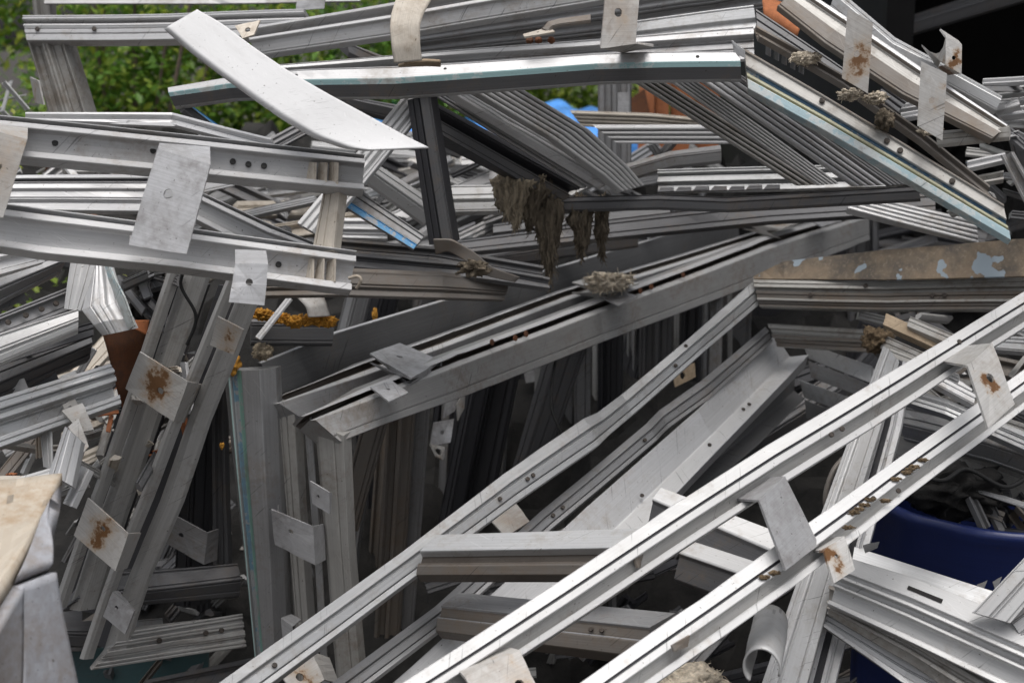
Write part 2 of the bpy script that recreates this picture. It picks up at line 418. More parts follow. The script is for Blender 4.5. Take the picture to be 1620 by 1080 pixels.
def lump(name, mat, px, rx, ry, rz, par=None, seed=1, rough=.5, sub=4, fibres=0, freq=2.2, hang=False):
    """a torn lump round a point; rx,ry,rz in metres across, up and away; fibres lie along it as thin strands"""
    bm = bmesh.new(); bmesh.ops.create_icosphere(bm, subdivisions=sub, radius=1)
    c = P(*px); rnd = random.Random(seed); so = Vector((seed * 7.7, seed * 1.3, 0))
    for v in bm.verts:
        p = v.co.copy(); k = 1
        q = Vector((p.x * 2.2, p.y * .55, p.z * 2.2)) if hang else p
        for o_, a in ((1, 1), (2.1, .6), (4.3, .4), (9, .3), (17, .2)): k += rough * a * noise.noise(q * freq * o_ + so)
        p *= max(.25, k)
        if hang: tp = max(.12, (.75 + .45 * p.y) * (1 + .5 * noise.noise(Vector((p.y * 2.5, seed, 0))))); p.x = p.x * tp + .35 * noise.noise(Vector((p.y * 1.7, seed * 3, 4))); p.z *= tp
        v.co = RGT * (p.x * rx) + UPV * (p.y * ry) + FWD * (p.z * rz)
    bm.normal_update()
    vs = [(v.co.copy(), v.normal.copy()) for v in bm.verts]
    for _ in range(fibres):
        co, no = rnd.choice(vs)
        d = Vector((rnd.uniform(-.35, .35), rnd.uniform(-.3, .3), -1)) if hang else Vector((rnd.uniform(-1, 1), rnd.uniform(-1, 1), rnd.uniform(-.8, .5)))
        d = (d - no * d.dot(no) * .75).normalized(); ln = rnd.uniform(.12, .45) * (ry if hang else rx)
        s = d.cross(no).normalized() * rnd.uniform(.0008, .0026); pa = co - no * .002; row = []
        for g in range(4):
            pa2 = pa + d * ln * g / 3 + no * rnd.uniform(0, .006); w_ = (1, .9, .7, .2)[g]
            row.append((bm.verts.new(pa2 - s * w_), bm.verts.new(pa2 + s * w_))); d = (d + Vector((rnd.uniform(-.25, .25), rnd.uniform(-.25, .25), rnd.uniform(-.25, .2)))).normalized()
        for g in range(3): bm.faces.new((row[g][0], row[g][1], row[g + 1][1], row[g + 1][0]))
    for v in bm.verts: v.co += c
    me = bpy.data.meshes.new(name); bm.to_mesh(me); bm.free(); me.materials.append(M[mat])
    me.polygons.foreach_set('use_smooth', [True] * len(me.polygons))
    o = bpy.data.objects.new(name, me); COL.objects.link(o)
    if par: o.parent = par
    return o
def finish():
    """put every thing's origin at its base and keep its parts where they stand"""
    for o in THINGS:
        ms = [c for c in [o] + o.children_recursive if c.type == 'MESH']
        zs = [v.co for m in ms for v in m.data.vertices]
        if not zs: continue
        b = Vector((sum(v.x for v in zs) / len(zs), sum(v.y for v in zs) / len(zs), min(v.z for v in zs)))
        for m in ms: m.data.transform(Matrix.Translation(-b))
        o.location = b

# ================================================================== the setting
random.seed(11)
def ground():
    n = 90; vs = []; fs = []
    for j in range(n + 1):
        for i in range(n + 1):
            fx = (i / n - .5) * 2; fy = j / n
            x = math.copysign(abs(fx) ** 2.2, fx) * 220; y = -15 + 6 * fy * 5 if fy < .45 else -1.5 + ((fy - .45) / .55) ** 2.4 * 300
            vs.append((x, y, .05 * noise.noise(Vector((x, y, 0)) * .7) - .03))
    for j in range(n):
        for i in range(n): q = j * (n + 1) + i; fs.append((q, q + 1, q + n + 2, q + n + 1))
    o = mk('ground', vs, fs, 'soil', smooth=True); tag(o, None, None, kind='structure')
ground()
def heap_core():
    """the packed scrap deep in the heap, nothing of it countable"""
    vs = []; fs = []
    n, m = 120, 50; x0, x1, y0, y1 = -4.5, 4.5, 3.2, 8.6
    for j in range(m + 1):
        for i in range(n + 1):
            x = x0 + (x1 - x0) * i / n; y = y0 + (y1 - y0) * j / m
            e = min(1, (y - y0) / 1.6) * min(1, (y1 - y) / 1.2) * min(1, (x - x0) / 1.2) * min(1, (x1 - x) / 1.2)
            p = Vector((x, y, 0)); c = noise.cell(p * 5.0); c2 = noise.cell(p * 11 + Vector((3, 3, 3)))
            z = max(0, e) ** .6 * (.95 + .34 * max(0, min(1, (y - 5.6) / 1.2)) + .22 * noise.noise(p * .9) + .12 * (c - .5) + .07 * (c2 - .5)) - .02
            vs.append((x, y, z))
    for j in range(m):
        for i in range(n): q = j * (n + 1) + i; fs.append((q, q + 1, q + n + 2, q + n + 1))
    o = mk('rubble', vs, fs, 'rubble'); tag(o, 'packed scrap rubble coloured near black for the shade deep under the aluminium heap', 'rubble', kind='stuff')
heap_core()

def leaf_cloud(bm, c, rad, n, size, rnd, droop=.3):
    for _ in range(n):
        while True:
            p = Vector((rnd.uniform(-1, 1), rnd.uniform(-1, 1), rnd.uniform(-1, 1)))
            if .25 < p.length < 1: break
        if noise.noise(p * 2.6 + c * 3) < -.12: continue
        p = c + Vector((p.x * rad[0], p.y * rad[1], p.z * rad[2]))
        s = size * .72 * rnd.uniform(.6, 1.4)
        ax = Vector((rnd.uniform(-1, 1), rnd.uniform(-1, 1), rnd.uniform(-.9, .4))).normalized()
        sd_ = ax.cross(Vector((rnd.uniform(-.5, .5), rnd.uniform(-.5, .5), 1))).normalized()
        up = sd_.cross(ax)
        a = bm.verts.new(p); b = bm.verts.new(p + ax * s * .5 + sd_ * s * .28 + up * s * .06)
        d = bm.verts.new(p + ax * s); e = bm.verts.new(p + ax * s * .5 - sd_ * s * .28 + up * s * .06)
        bm.faces.new((a, b, d)); bm.faces.new((a, d, e))
def bush(label, x, y, d, wd, ht, mat, seed, n=5000, size=.085, group='bushes growing behind the heap', bott=0.0):
    """a bush whose middle stands at pixel x,y and depth d"""
    rnd = random.Random(seed); c = P(x, y, d)
    t = TH('bush', label, 'bush', group)
    bm = bmesh.new(); k = 9
    for i in range(k):
        cc = Vector((c.x + rnd.uniform(-.5, .5) * wd, c.y + rnd.uniform(-.3, .3), bott + rnd.uniform(.3, .92) * ht))
        leaf_cloud(bm, cc, (wd * rnd.uniform(.25, .42), .45, ht * rnd.uniform(.16, .28)), n // k, size, rnd)
    me = bpy.data.meshes.new('foliage'); bm.to_mesh(me); bm.free(); me.materials.append(M[mat])
    o = bpy.data.objects.new('foliage', me); COL.objects.link(o); o.parent = t
    vs = []; fs = []
    for i in range(7):
        a = Vector((c.x + rnd.uniform(-.12, .12), c.y + rnd.uniform(-.1, .1), 0)); an = rnd.uniform(-.5, .5)
        pts = [a, a + Vector((an * ht * .2, rnd.uniform(-.1, .1), ht * .35)), a + Vector((an * ht * .55, rnd.uniform(-.3, .2), ht * rnd.uniform(.6, .9)))]
        for j, p in enumerate(pts):
            r_ = (.028, .018, .007)[j]
            for q in range(6): vs.append(p + Vector((math.cos(q * 1.047) * r_, math.sin(q * 1.047) * r_, 0)))
        b = i * 18
        for j in range(2):
            for q in range(6): fs.append((b + j * 6 + q, b + j * 6 + (q + 1) % 6, b + j * 6 + 6 + (q + 1) % 6, b + j * 6 + 6 + q))
    mk('stems', vs, fs, 'bark', par=t)
bush('large mid green bush filling the top left corner', 60, 80, 8.2, 1.5, 2.9, 'leaf', 1, 9000, .1)
bush('dark green bush seen through the tall frame opening at top left', 200, 120, 7.8, 1.3, 2.5, 'leaf_dark', 2, 8000, .085)
bush('green bush with yellowing leaves behind the white bent sheet', 330, 110, 8.6, 1.4, 2.75, 'leaf', 3, 8000, .09)
bush('bush with dense dark leaves under the upper rails', 520, 100, 8.4, 1.4, 2.6, 'leaf_dark', 4, 8000, .09)
bush('yellow green bush above the blue tarpaulin', 880, 150, 9.6, 2.0, 2.35, 'leaf_lime', 5, 9000, .1)
bush('lime green bush between the tarpaulin and the white sheet', 680, 150, 9.2, 1.3, 2.3, 'leaf_lime', 6, 6000, .1)
bush('low bush with bright leaves behind the scrap on the left edge', 60, 430, 4.9, .4, 1.25, 'leaf_lime', 7, 900, .06, bott=.3)
def woods():
    rnd = random.Random(5); bm = bmesh.new()
    for i in range(60):
        c = Vector((-9 + i * .27 + rnd.uniform(-.3, .3), rnd.uniform(11, 14.5), rnd.uniform(.6, 4.2)))
        leaf_cloud(bm, c, (1.1, .9, .95), 420, .15, rnd)
    me = bpy.data.meshes.new('woods'); bm.to_mesh(me); bm.free(); me.materials.append(M['leaf_dark'])
    o = bpy.data.objects.new('woods', me); COL.objects.link(o); tag(o, 'dense dark green thicket behind the bushes', 'woods', kind='stuff')
woods()
def tarp():
    vs = []; fs = []; n, m = 60, 16
    for j in range(m + 1):
        for i in range(n + 1):
            f = i / n; g = j / m
            x = 585 + 450 * f; y = 206 - (22 + 20 * max(0, min(1, (f - .35) / .2))) * g + 8 * math.sin(f * 9) * g - 10 * noise.noise((f * 6, g * 2, 3))
            p = P(x, y, 7.4 + .9 * g); p.z += .018 * math.sin(f * 46 + g * 3 + 2.5 * noise.noise((f * 4, g, 1))); vs.append(p)
    i0 = len(vs)
    for i in range(n + 1): v = vs[i]; vs.append(Vector((v.x, v.y - .05, v.z - .2)))
    for j in range(m):
        for i in range(n): q = j * (n + 1) + i; fs.append((q, q + 1, q + n + 2, q + n + 1))
    for i in range(n): fs.append((i, i0 + i, i0 + i + 1, i + 1))
    o = mk('tarpaulin', vs, fs, 'tarp', smooth=True); tag(o, 'crumpled bright blue tarpaulin lying behind the heap', 'tarpaulin')
    md = o.modifiers.new('thickness', 'SOLIDIFY'); md.thickness = .01
tarp()
def boxm(vs, fs, x0, x1, y0, y1, z0, z1):
    b = len(vs)
    for z in (z0, z1):
        for x, y in ((x0, y0), (x1, y0), (x1, y1), (x0, y1)): vs.append((x, y, z))
    for f in ((0, 3, 2, 1), (4, 5, 6, 7), (0, 1, 5, 4), (1, 2, 6, 5), (2, 3, 7, 6), (3, 0, 4, 7)): fs.append(tuple(b + i for i in f))
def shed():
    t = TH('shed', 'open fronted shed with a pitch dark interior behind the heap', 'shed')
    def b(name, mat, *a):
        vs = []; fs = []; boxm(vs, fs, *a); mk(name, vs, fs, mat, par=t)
    b('wall', 'unlit_black', 1.35, 1.45, 5.2, 9.5, 0, 3.6)
    b('wall', 'unlit_black', 1.45, 9.0, 9.4, 9.5, 0, 3.6)
    b('wall', 'unlit_black', 8.9, 9.0, 5.2, 9.4, 0, 3.6)
    b('roof', 'unlit_black', 1.2, 9.2, 4.0, 9.7, 3.6, 3.7)
    b('floor', 'unlit_black', 1.45, 8.9, 5.2, 9.4, .03, .06)
    b('shade_roof', 'unlit_black', .2, 1.3, 3.3, 6.2, 3.5, 3.58)  # unseen roof added to shade the right of the central stack
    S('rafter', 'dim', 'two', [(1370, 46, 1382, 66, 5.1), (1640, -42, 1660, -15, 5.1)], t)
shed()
# rusty sheets and boards behind the upper slats
t = TH('board_stack', 'reddish brown wooden boards standing behind the ribbed slats', 'boards')
for x0, x1, d in ((1012, 1036, 5.6), (1037, 1060, 5.62), (1062, 1100, 5.65), (1101, 1140, 5.7)):
    S('board', 'orange_rust', 'flat', [(x0, 95, x1, 95, d), (x0 - 4, 250, x1 - 4, 250, d - .1)], t)
S('board', 'rust', 'flat', [(985, 165, 1000, 196, 5.5), (1020, 140, 1030, 190, 5.5)], t)
t = TH('rusty_sheet', 'bright orange rusted sheet curling out above the corner of the upper frame', 'sheet metal')
ribbon('sheet', 'orange_rust', [(1205, -4, 3.4, 1212, 50, 3.4), (1238, 4, 3.36, 1232, 62, 3.36), (1272, 26, 3.33, 1256, 72, 3.33)], t, curve=.05)

# ------------------------------------------------------------------ blue barrel
def barrel():
    t = TH('barrel', 'dark blue steel barrel filled with scrap at the lower right', 'barrel')
    c = P(1590, 770, 3.02); r = .30; H = c.z; k = 64
    prof = [(r, 0), (r, H * .3), (r + .012, H * .32), (r, H * .34), (r, H * .62), (r + .012, H * .645), (r, H * .67), (r, H - .03), (r + .01, H - .015), (r + .006, H), (r - .008, H), (r - .012, H - .03), (r - .012, .05)]
    vs = []; fs = []
    for rr, z in prof:
        for i in range(k):
            a = 2 * math.pi * i / k; q = rr + .009 * noise.noise((math.cos(a) * 5, math.sin(a) * 5, z * 9))
            vs.append((c.x + q * math.cos(a), c.y + q * math.sin(a), z))
    for j in range(len(prof) - 1):
        for i in range(k): fs.append((j * k + i, j * k + (i + 1) % k, (j + 1) * k + (i + 1) % k, (j + 1) * k + i))
    fs.append(tuple((len(prof) - 1) * k + i for i in range(k)))
    mk('body', vs, fs, 'barrel', par=t, smooth=True, uvs=[[(vs[i][0], vs[i][2]) for i in f] for f in fs])
    rnd = random.Random(8)
    for i in range(46):
        a = rnd.uniform(0, 6.28); q = rnd.uniform(0, .2); x = c.x + math.cos(a) * q; y = c.y + math.sin(a) * q
        d = (Vector((x, y, H - .02)) - CAM).dot(FWD); v = Vector((x, y, H - .05 + rnd.uniform(-.05, .06))) - CAM
        px = 810 + FPX * v.dot(RGT) / d; py = 540 - FPX * v.dot(UPV) / d; an = rnd.uniform(-.6, 1.3); l = rnd.uniform(14, 40); wd = rnd.uniform(7, 22)
        dx, dy = math.cos(an), math.sin(an)
        o = S('scrap_piece', rnd.choice(['dim', 'dark', 'grey', 'brown', 'dark']), rnd.choice(['flat', 'lip', 'two']), [(px - dx * l, py - dy * l, px - dx * l - dy * wd, py - dy * l + dx * wd, d + .02), (px + dx * l, py + dy * l, px + dx * l - dy * wd, py + dy * l + dx * wd, d - .02)])
        tag(o, 'small piece of dark scrap metal lying in the blue barrel', 'scrap', 'scrap pieces in the blue barrel')
    lump('wire_tangle', 'rubble', (1505, 775, 3.0), .1, .05, .09, seed=4, sub=4, fibres=60)
    tag(bpy.data.objects['wire_tangle'], 'dark tangled wire lying on the scrap in the barrel', 'wire')
barrel()

# ================================================================== front frames (lower half)
t = TH('long_frame', 'longest pale channel frame crossing the front from the bottom edge up to the right edge', 'window frame')
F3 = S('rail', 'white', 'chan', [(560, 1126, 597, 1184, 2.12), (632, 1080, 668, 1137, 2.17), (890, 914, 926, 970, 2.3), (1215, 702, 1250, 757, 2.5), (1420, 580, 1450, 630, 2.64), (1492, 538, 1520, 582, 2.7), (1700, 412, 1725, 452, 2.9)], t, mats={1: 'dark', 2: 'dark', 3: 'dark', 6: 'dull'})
screws(F3, [(.57, .62), (.585, .64), (.78, .30)], .005)
plate('bracket', 'plate_clean', [(1200, 792, 2.40), (1242, 755, 2.46), (1294, 862, 2.44), (1242, 902, 2.36)], t, None, [(0, (1160, 790, 2.5), (1205, 757, 2.55))], .005)
plate('bracket', 'plate', [(1530, 580, 2.56), (1570, 545, 2.62), (1604, 640, 2.56), (1562, 678, 2.5)], t, (.55, .40, .009), [(0, (1494, 573, 2.7), (1530, 548, 2.74))], .005)
plate('bracket', 'plate_rusty', [(735, 1072, 2.18), (822, 1030, 2.24), (860, 1110, 2.2), (775, 1140, 2.14)], t, (.75, .55, .008), [(0, (722, 1058, 2.24), (790, 1020, 2.3))], .005)
plate('end_clip', 'brown', [(1002, 880, 2.37), (1024, 868, 2.4), (1014, 896, 2.4), (1008, 898, 2.37)], t, None)

t = TH('lower_long_frame', 'pale channel frame with brown mud spots running parallel below the longest one', 'window frame')
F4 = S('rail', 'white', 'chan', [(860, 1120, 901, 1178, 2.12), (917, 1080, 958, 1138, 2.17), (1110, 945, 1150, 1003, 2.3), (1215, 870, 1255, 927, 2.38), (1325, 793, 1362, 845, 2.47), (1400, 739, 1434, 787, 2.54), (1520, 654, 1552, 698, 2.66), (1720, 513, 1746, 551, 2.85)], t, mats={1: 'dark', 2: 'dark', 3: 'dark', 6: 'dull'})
screws(F4, [(.52, .48), (.56, .72)], .005)
for i, (s, u) in enumerate(((.32, .45), (.335, .5), (.48, .46), (.49, .48), (.50, .47), (.513, .45), (.46, .68), (.565, .44), (.585, .46), (.593, .45), (.601, .46), (.62, .45), (.53, .7))):
    p, N, A, W = at(F4, s, u); v = p + N * .004 - CAM; d = v.dot(FWD)
    lump('mud_crust', 'mud', (810 + FPX * v.dot(RGT) / d, 540 - FPX * v.dot(UPV) / d, d), .0085, .0032, .0025, F4, i + 3, .85, 4)
plate('bracket', 'plate', [(1303, 872, 2.37), (1336, 850, 2.41), (1351, 902, 2.38), (1318, 923, 2.34)], t, (.42, .35, .0045), [(0, (1282, 872, 2.48), (1315, 852, 2.5))], .005)
plate('end_clip', 'brown', [(1062, 1020, 2.25), (1090, 1004, 2.28), (1086, 1022, 2.28), (1066, 1030, 2.25)], t, None)

t = TH('dented_frame', 'grey frame with a kinked long rail and flat transom near the bottom edge', 'window frame')
F1 = S('rail', 'alu', 'track', [(290, 1124, 322, 1166, 2.35), (345, 1078, 376, 1118, 2.42), (640, 868, 666, 903, 2.76), (800, 746, 824, 788, 3.0), (925, 660, 950, 702, 3.2), (948, 650, 966, 686, 3.25), (985, 622, 1002, 655, 3.33), (1100, 526, 1114, 556, 3.5), (1193, 446, 1205, 480, 3.68)], t)
screws(F1, [(.06, .62), (.10, .62), (.44, .6), (.49, .6), (.50, .6), (.80, .6), (.83, .2)], .005)
H1 = S('transom', 'alu', ([(0, -.05), (.58, .1), (.60, .07), (.62, -.12), (.76, -.2), (.77, -.12), (.84, -.14), (1, -.3)], .6),
       [(690, 843, 650, 898, 2.74, 2.775), (1012, 832, 960, 896, 2.60, 2.635)], t, mats={3: 'darkbrown', 4: 'brown', 5: 'darkbrown', 6: 'brown', 7: 'darkbrown'}, fine=False)
G1 = S('top_rail', 'dirty', ([(0, -.12), (.3, 0), (.31, -.2), (.42, -.2), (.43, -.06), (.68, -.1), (.69, -.02), (.78, -.02), (.79, -.1), (1, -.12)], .5),
       [(1190, 441, 1200, 484, 3.66), (1400, 443, 1408, 489, 3.5), (1660, 436, 1665, 488, 3.3)], t, mats={3: 'brown', 4: 'brown', 5: 'brown', 7: 'brown', 8: 'brown'})
screws(G1, [(.2, .55), (.4, .2), (.62, .55), (.66, .55)], .006)

t = TH('inner_frame', 'second grey frame lying just under the dented one with its own shorter transom', 'window frame')
F2 = S('rail', 'grey', 'track', [(470, 1122, 494, 1154, 2.62), (520, 1080, 542, 1110, 2.66), (688, 956, 708, 984, 2.86), (855, 806, 874, 832, 3.1), (1025, 668, 1042, 694, 3.35), (1045, 648, 1060, 676, 3.4), (1110, 602, 1126, 628, 3.5), (1212, 515, 1224, 538, 3.75)], t)
screws(F2, [(.44, .6), (.46, .6), (.64, .6)], .005)
H2 = S('transom', 'grey', ([(0, -.05), (.55, .1), (.57, .02), (.74, -.14), (.75, -.06), (.8, -.08), (1, -.3)], .6),
       [(725, 934, 680, 985, 2.82, 2.85), (1068, 966, 1000, 1022, 2.58, 2.61)], t, mats={2: 'brown', 3: 'darkbrown', 5: 'brown', 6: 'darkbrown'}, fine=False)
screws(H2, [(.75, .68), (.80, .68)], .005)
S('top_rail', 'dirty', 'steps', [(1214, 512, 1226, 548, 3.74), (1395, 522, 1400, 556, 3.55)], t, mats={4: 'brown', 6: 'brown'})

t = TH('wide_frame', 'wide two faced grey frame with a mitred corner lying inside the front frames', 'window frame')
K1 = S('stile', 'pale', 'sheet2', [(600, 1110, 690, 1150, 2.72), (642, 1072, 725, 1118, 2.78), (810, 920, 890, 968, 2.98), (927, 810, 1000, 855, 3.14), (1100, 660, 1154, 698, 3.42), (1222, 541, 1277, 567, 3.8)], t, dt=.05, mats={1: 'white'})  # right face coloured whiter to stand in for its stronger light
screws(K1, [(.66, .72), (.78, .7), (.80, .72), (.5, .5)], .005)
S('top_rail', 'white', 'flat', [(1269, 540, 1279, 567, 3.8), (1378, 578, 1378, 606, 3.62)], t, fine=False)
S('top_rail_web', 'grey', 'flat', [(1279, 571, 1283, 597, 3.84), (1374, 607, 1374, 632, 3.66)], t, fine=False)
t = TH('sunken_frame', 'grey mitred frame corner one step below the wide two faced frame', 'window frame')
S('top_rail', 'alu', 'flat', [(1264, 600, 1272, 628, 3.9), (1350, 630, 1350, 656, 3.74)], t, fine=False)
S('top_rail_web', 'slate', 'flat', [(1273, 632, 1276, 662, 3.94), (1340, 658, 1340, 688, 3.8)], t, fine=False)
S('stile', 'slate', 'sheet2', [(1252, 594, 1270, 632, 3.9), (1170, 660, 1196, 706, 3.68), (1070, 742, 1098, 790, 3.45)], t, fine=False)  # slate puts the shadow on this inner stile into its colour

t = TH('crossing_frame', 'upright pale frame leg passing under both long frames, with a dark slot beside it', 'window frame')
S('stile', 'white', 'twob', [(1398, 545, 1425, 566, 2.98), (1352, 668, 1392, 672, 2.9), (1290, 835, 1340, 846, 2.78), (1200, 1095, 1270, 1105, 2.6)], t)
S('stile', 'pale', 'steps', [(1418, 568, 1440, 574, 3.0), (1392, 672, 1424, 672, 2.95), (1340, 850, 1375, 856, 2.84), (1272, 1105, 1312, 1110, 2.68)], t, mats={1: 'dark', 2: 'dark'})
t = TH('curled_sheet', 'curled white strip of sheet rolled over at the bottom beside the upright leg', 'sheet metal')
def curl():
    vs = []; fs = []; uvs = []; n = 26; m = 10
    a0, b0 = P(1218, 985, 2.56), P(1203, 1056, 2.37); X = (b0 - a0).normalized()
    S_ = (RGT - X * RGT.dot(X)).normalized(); N_ = S_.cross(X)
    if N_.z < 0: N_.negate()
    for j in range(m + 1):
        for i in range(n + 1):
            an = -2.5 + i / n * 4.4; f = j / m; r_ = .026 + .004 * (i / n)
            vs.append(a0.lerp(b0, f) + S_ * r_ * math.sin(an) + N_ * r_ * 1.15 * math.cos(an) + S_ * .003 * noise.noise((f * 3, an, 1)))
    for j in range(m):
        for i in range(n):
            q = j * (n + 1) + i; fs.append((q, q + 1, q + n + 2, q + n + 1)); uvs.append([(1 + i * .004, 1 + j * .01)] * 4)
    o = mk('sheet', vs, fs, 'white', None, uvs, t, True); md = o.modifiers.new('thickness', 'SOLIDIFY'); md.thickness = .0035
curl()

t = TH('white_crossbar_frame', 'white flat crossbars with dark fronts lying between the two long frames', 'window frame')
XC = ([(0, -.06), (.45, .1), (.5, .06), (.52, -.02), (1, -.35)], .6)
S('crossbar', 'white', XC, [(1045, 769, 1020, 820, 2.90, 2.93), (1250, 846, 1212, 912, 2.76, 2.79)], t, mats={2: 'dim', 3: 'dim', 4: 'dim'}, fine=False)
S('crossbar', 'white', XC, [(1090, 852, 1060, 905, 2.84, 2.87), (1215, 892, 1185, 950, 2.74, 2.77)], t, mats={2: 'dim', 3: 'dim', 4: 'dim'}, fine=False)

# sliding tracks at lower right
t = TH('sliding_track', 'white topped sliding window track with a black slot at the lower right', 'window track')
N1 = S('track', 'white', ([(0, -.3), (.36, 0), (.37, -.12), (.43, -.12), (.44, -.02), (.5, .02), (.51, -.16), (.6, -.2), (.61, -.06), (.66, -.02), (.67, -.2), (.9, -.28), (.91, -.12), (1, -.06)], .45), [(1338, 872, 1308, 952, 2.66, 2.69), (1450, 910, 1428, 1008, 2.59, 2.62), (1660, 995, 1645, 1112, 2.46, 2.49)], t, fine=False)
def slot(o, s0, s1, u0, u1, va=0.0, vb=0.0):
    W = STR[o.name][2]; vs = [at(o, s, u)[0] + at(o, s, u)[1] * (k + v * W) for k in (.0022, -.004) for s, u, v in ((s0, u0, va), (s1, u0, va), (s1, u1, vb), (s0, u1, vb))]
    mk('slot', vs, [(0, 1, 2, 3), (4, 7, 6, 5), (0, 4, 5, 1), (1, 5, 6, 2), (2, 6, 7, 3), (3, 7, 4, 0)], 'unlit_black', par=o)
slot(N1, .33, .50, .17, .24, -.158, -.1)
t = TH('sliding_track', 'dirty ribbed sliding track directly under the white topped one', 'window track')
N2 = S('track', 'dirty', ([(0, -.1), (.12, -.02), (.13, -.16), (.5, -.2), (.51, -.04), (.6, .0), (.61, -.16), (.68, -.18), (.69, -.04), (.78, 0), (.79, -.2), (1, -.26)], .42), [(1310, 925, 1306, 972, 2.69, 2.70), (1450, 975, 1432, 1048, 2.61, 2.62), (1660, 1075, 1625, 1180, 2.49, 2.5)], t, fine=False)
slot(N2, .30, .46, .28, .36, -.176, -.184)
S('track', 'pale', 'lip', [(1308, 964, 1302, 990, 2.71, 2.72), (1440, 1038, 1425, 1078, 2.64, 2.65), (1600, 1120, 1585, 1170, 2.53, 2.54)], t)
t = TH('flat_bar', 'smooth grey flat bar lying between the white track and the blue barrel', 'metal bar')
S('bar', 'alu', 'thin', [(1352, 864, 1345, 905, 2.76, 2.80), (1575, 935, 1550, 985, 2.62, 2.66)], t)
t = TH('pale_bar', 'clean pale bar with a squiggled mark sticking in from the right edge near the barrel', 'metal bar')
S('bar', 'white', 'groove', [(1665, 835, 1690, 880, 2.5), (1540, 968, 1600, 985, 2.5)], t)
for (a, b) in (((1590, 955), (1680, 905)),):
    o = S('steel_offcut', 'grey', 'groove', [(a[0], a[1] + 12, a[0] + 25, a[1] + 50, 2.52), (b[0], b[1], b[0] + 25, b[1] + 34, 2.52)])
    tag(o, 'grey grooved offcut beside the squiggle marked bar', 'offcut')
for i, (x, y, a, b) in enumerate(((1365, 862, 1392, 856), (1545, 925, 1562, 918), (1570, 920, 1585, 912))):
    o = plate('glass_shard', 'slate', [(x, y, 2.7), (a, b, 2.72), (a - 4, b + 10, 2.7), (x + 4, y + 12, 2.68)], None, None, (), .002)
    tag(o, 'thin broken shard standing at the barrel beside the grey flat bar', 'shard', 'broken shards by the barrel')

# rails right of the middle, behind the two long frames
def B(label, mat, con, st, cat='metal bar', name='aluminium_bar', group=None, **k):
    o = S(name, mat, con, st, **k); tag(o, label, cat, group); return o
B('grey rail running right behind the big bracket on the long frame', 'alu', 'groove', [(1395, 600, 1388, 622, 3.1), (1500, 632, 1495, 655, 3.0), (1640, 690, 1632, 716, 2.9)])
B('grey square rail crossing behind the mud spotted frame', 'grey', 'two', [(1425, 640, 1420, 690, 3.15), (1560, 668, 1555, 725, 3.0), (1660, 700, 1655, 760, 2.9)])
B('wide shaded grey rail above the blue barrel', 'dirty', 'twob', [(1400, 655, 1390, 715, 3.2), (1660, 745, 1650, 815, 2.95)])
B('thin pale strip lying under the wide rail over the barrel', 'pale', 'flat', [(1440, 735, 1438, 742, 3.05), (1640, 800, 1638, 808, 2.85)])
B('short pale rail with a bolt stub behind the big bracket', 'pale', 'groove', [(1440, 568, 1436, 584, 3.05), (1545, 622, 1540, 640, 2.98)])
B('flat grey rail poking in under the right end of the long frame', 'alu', 'groove', [(1560, 530, 1560, 552, 3.1), (1660, 535, 1660, 560, 3.0)])
B('brown dusty rail below the brown spotted plate on the right', 'brown', 'lip', [(1540, 555, 1535, 580, 3.2), (1660, 580, 1655, 610, 3.1)])
B('dented grey board at the right edge under the spotted frame', 'dirty', 'flat', [(1590, 660, 1590, 720, 3.1), (1680, 690, 1680, 760, 3.0)])
# weathered timber ends
for i, (a, b, wd, l) in enumerate((((1402, 496), (1500, 540), 18, 'greyed timber batten with split end'), ((1440, 500), (1525, 535), 16, 'greyed timber batten lying highest'), ((1398, 528), (1470, 560), 22, 'greyed timber batten lying lowest'), ((1410, 548), (1490, 580), 14, 'thin greyed timber batten'))):
    B(l + ' in the small pile under the brown rail', 'wood' if i == 0 else 'dirty', 'box', [(a[0], a[1], a[0] - 5, a[1] + wd, 3.3 - .04 * i), (b[0], b[1], b[0] - 5, b[1] + wd, 3.18 - .04 * i)], 'timber', 'timber_batten')
o = lump('debris_clump', 'mud', (1388, 538, 3.25), .032, .024, .03, seed=21, rough=.6, fibres=120); tag(o, 'brown clump of fibrous dirt stuck on the timber pile', 'dirt clump')
o = lump('debris_clump', 'wool', (1090, 1078, 2.5), .06, .03, .05, seed=22, rough=.35, fibres=200); tag(o, 'beige clump of fibre at the bottom edge under the mud spotted frame', 'dirt clump')
t = TH('spotted_plate', 'brown weathered plate with flaked pale blue paint spots lying on the top rail at right', 'metal plate')
S('plate', 'spotted', 'flat', [(1192, 437, 1192, 441, 3.72), (1240, 413, 1240, 441.5, 3.66), (1400, 394, 1400, 442, 3.5), (1670, 374, 1670, 437, 3.28)], t)

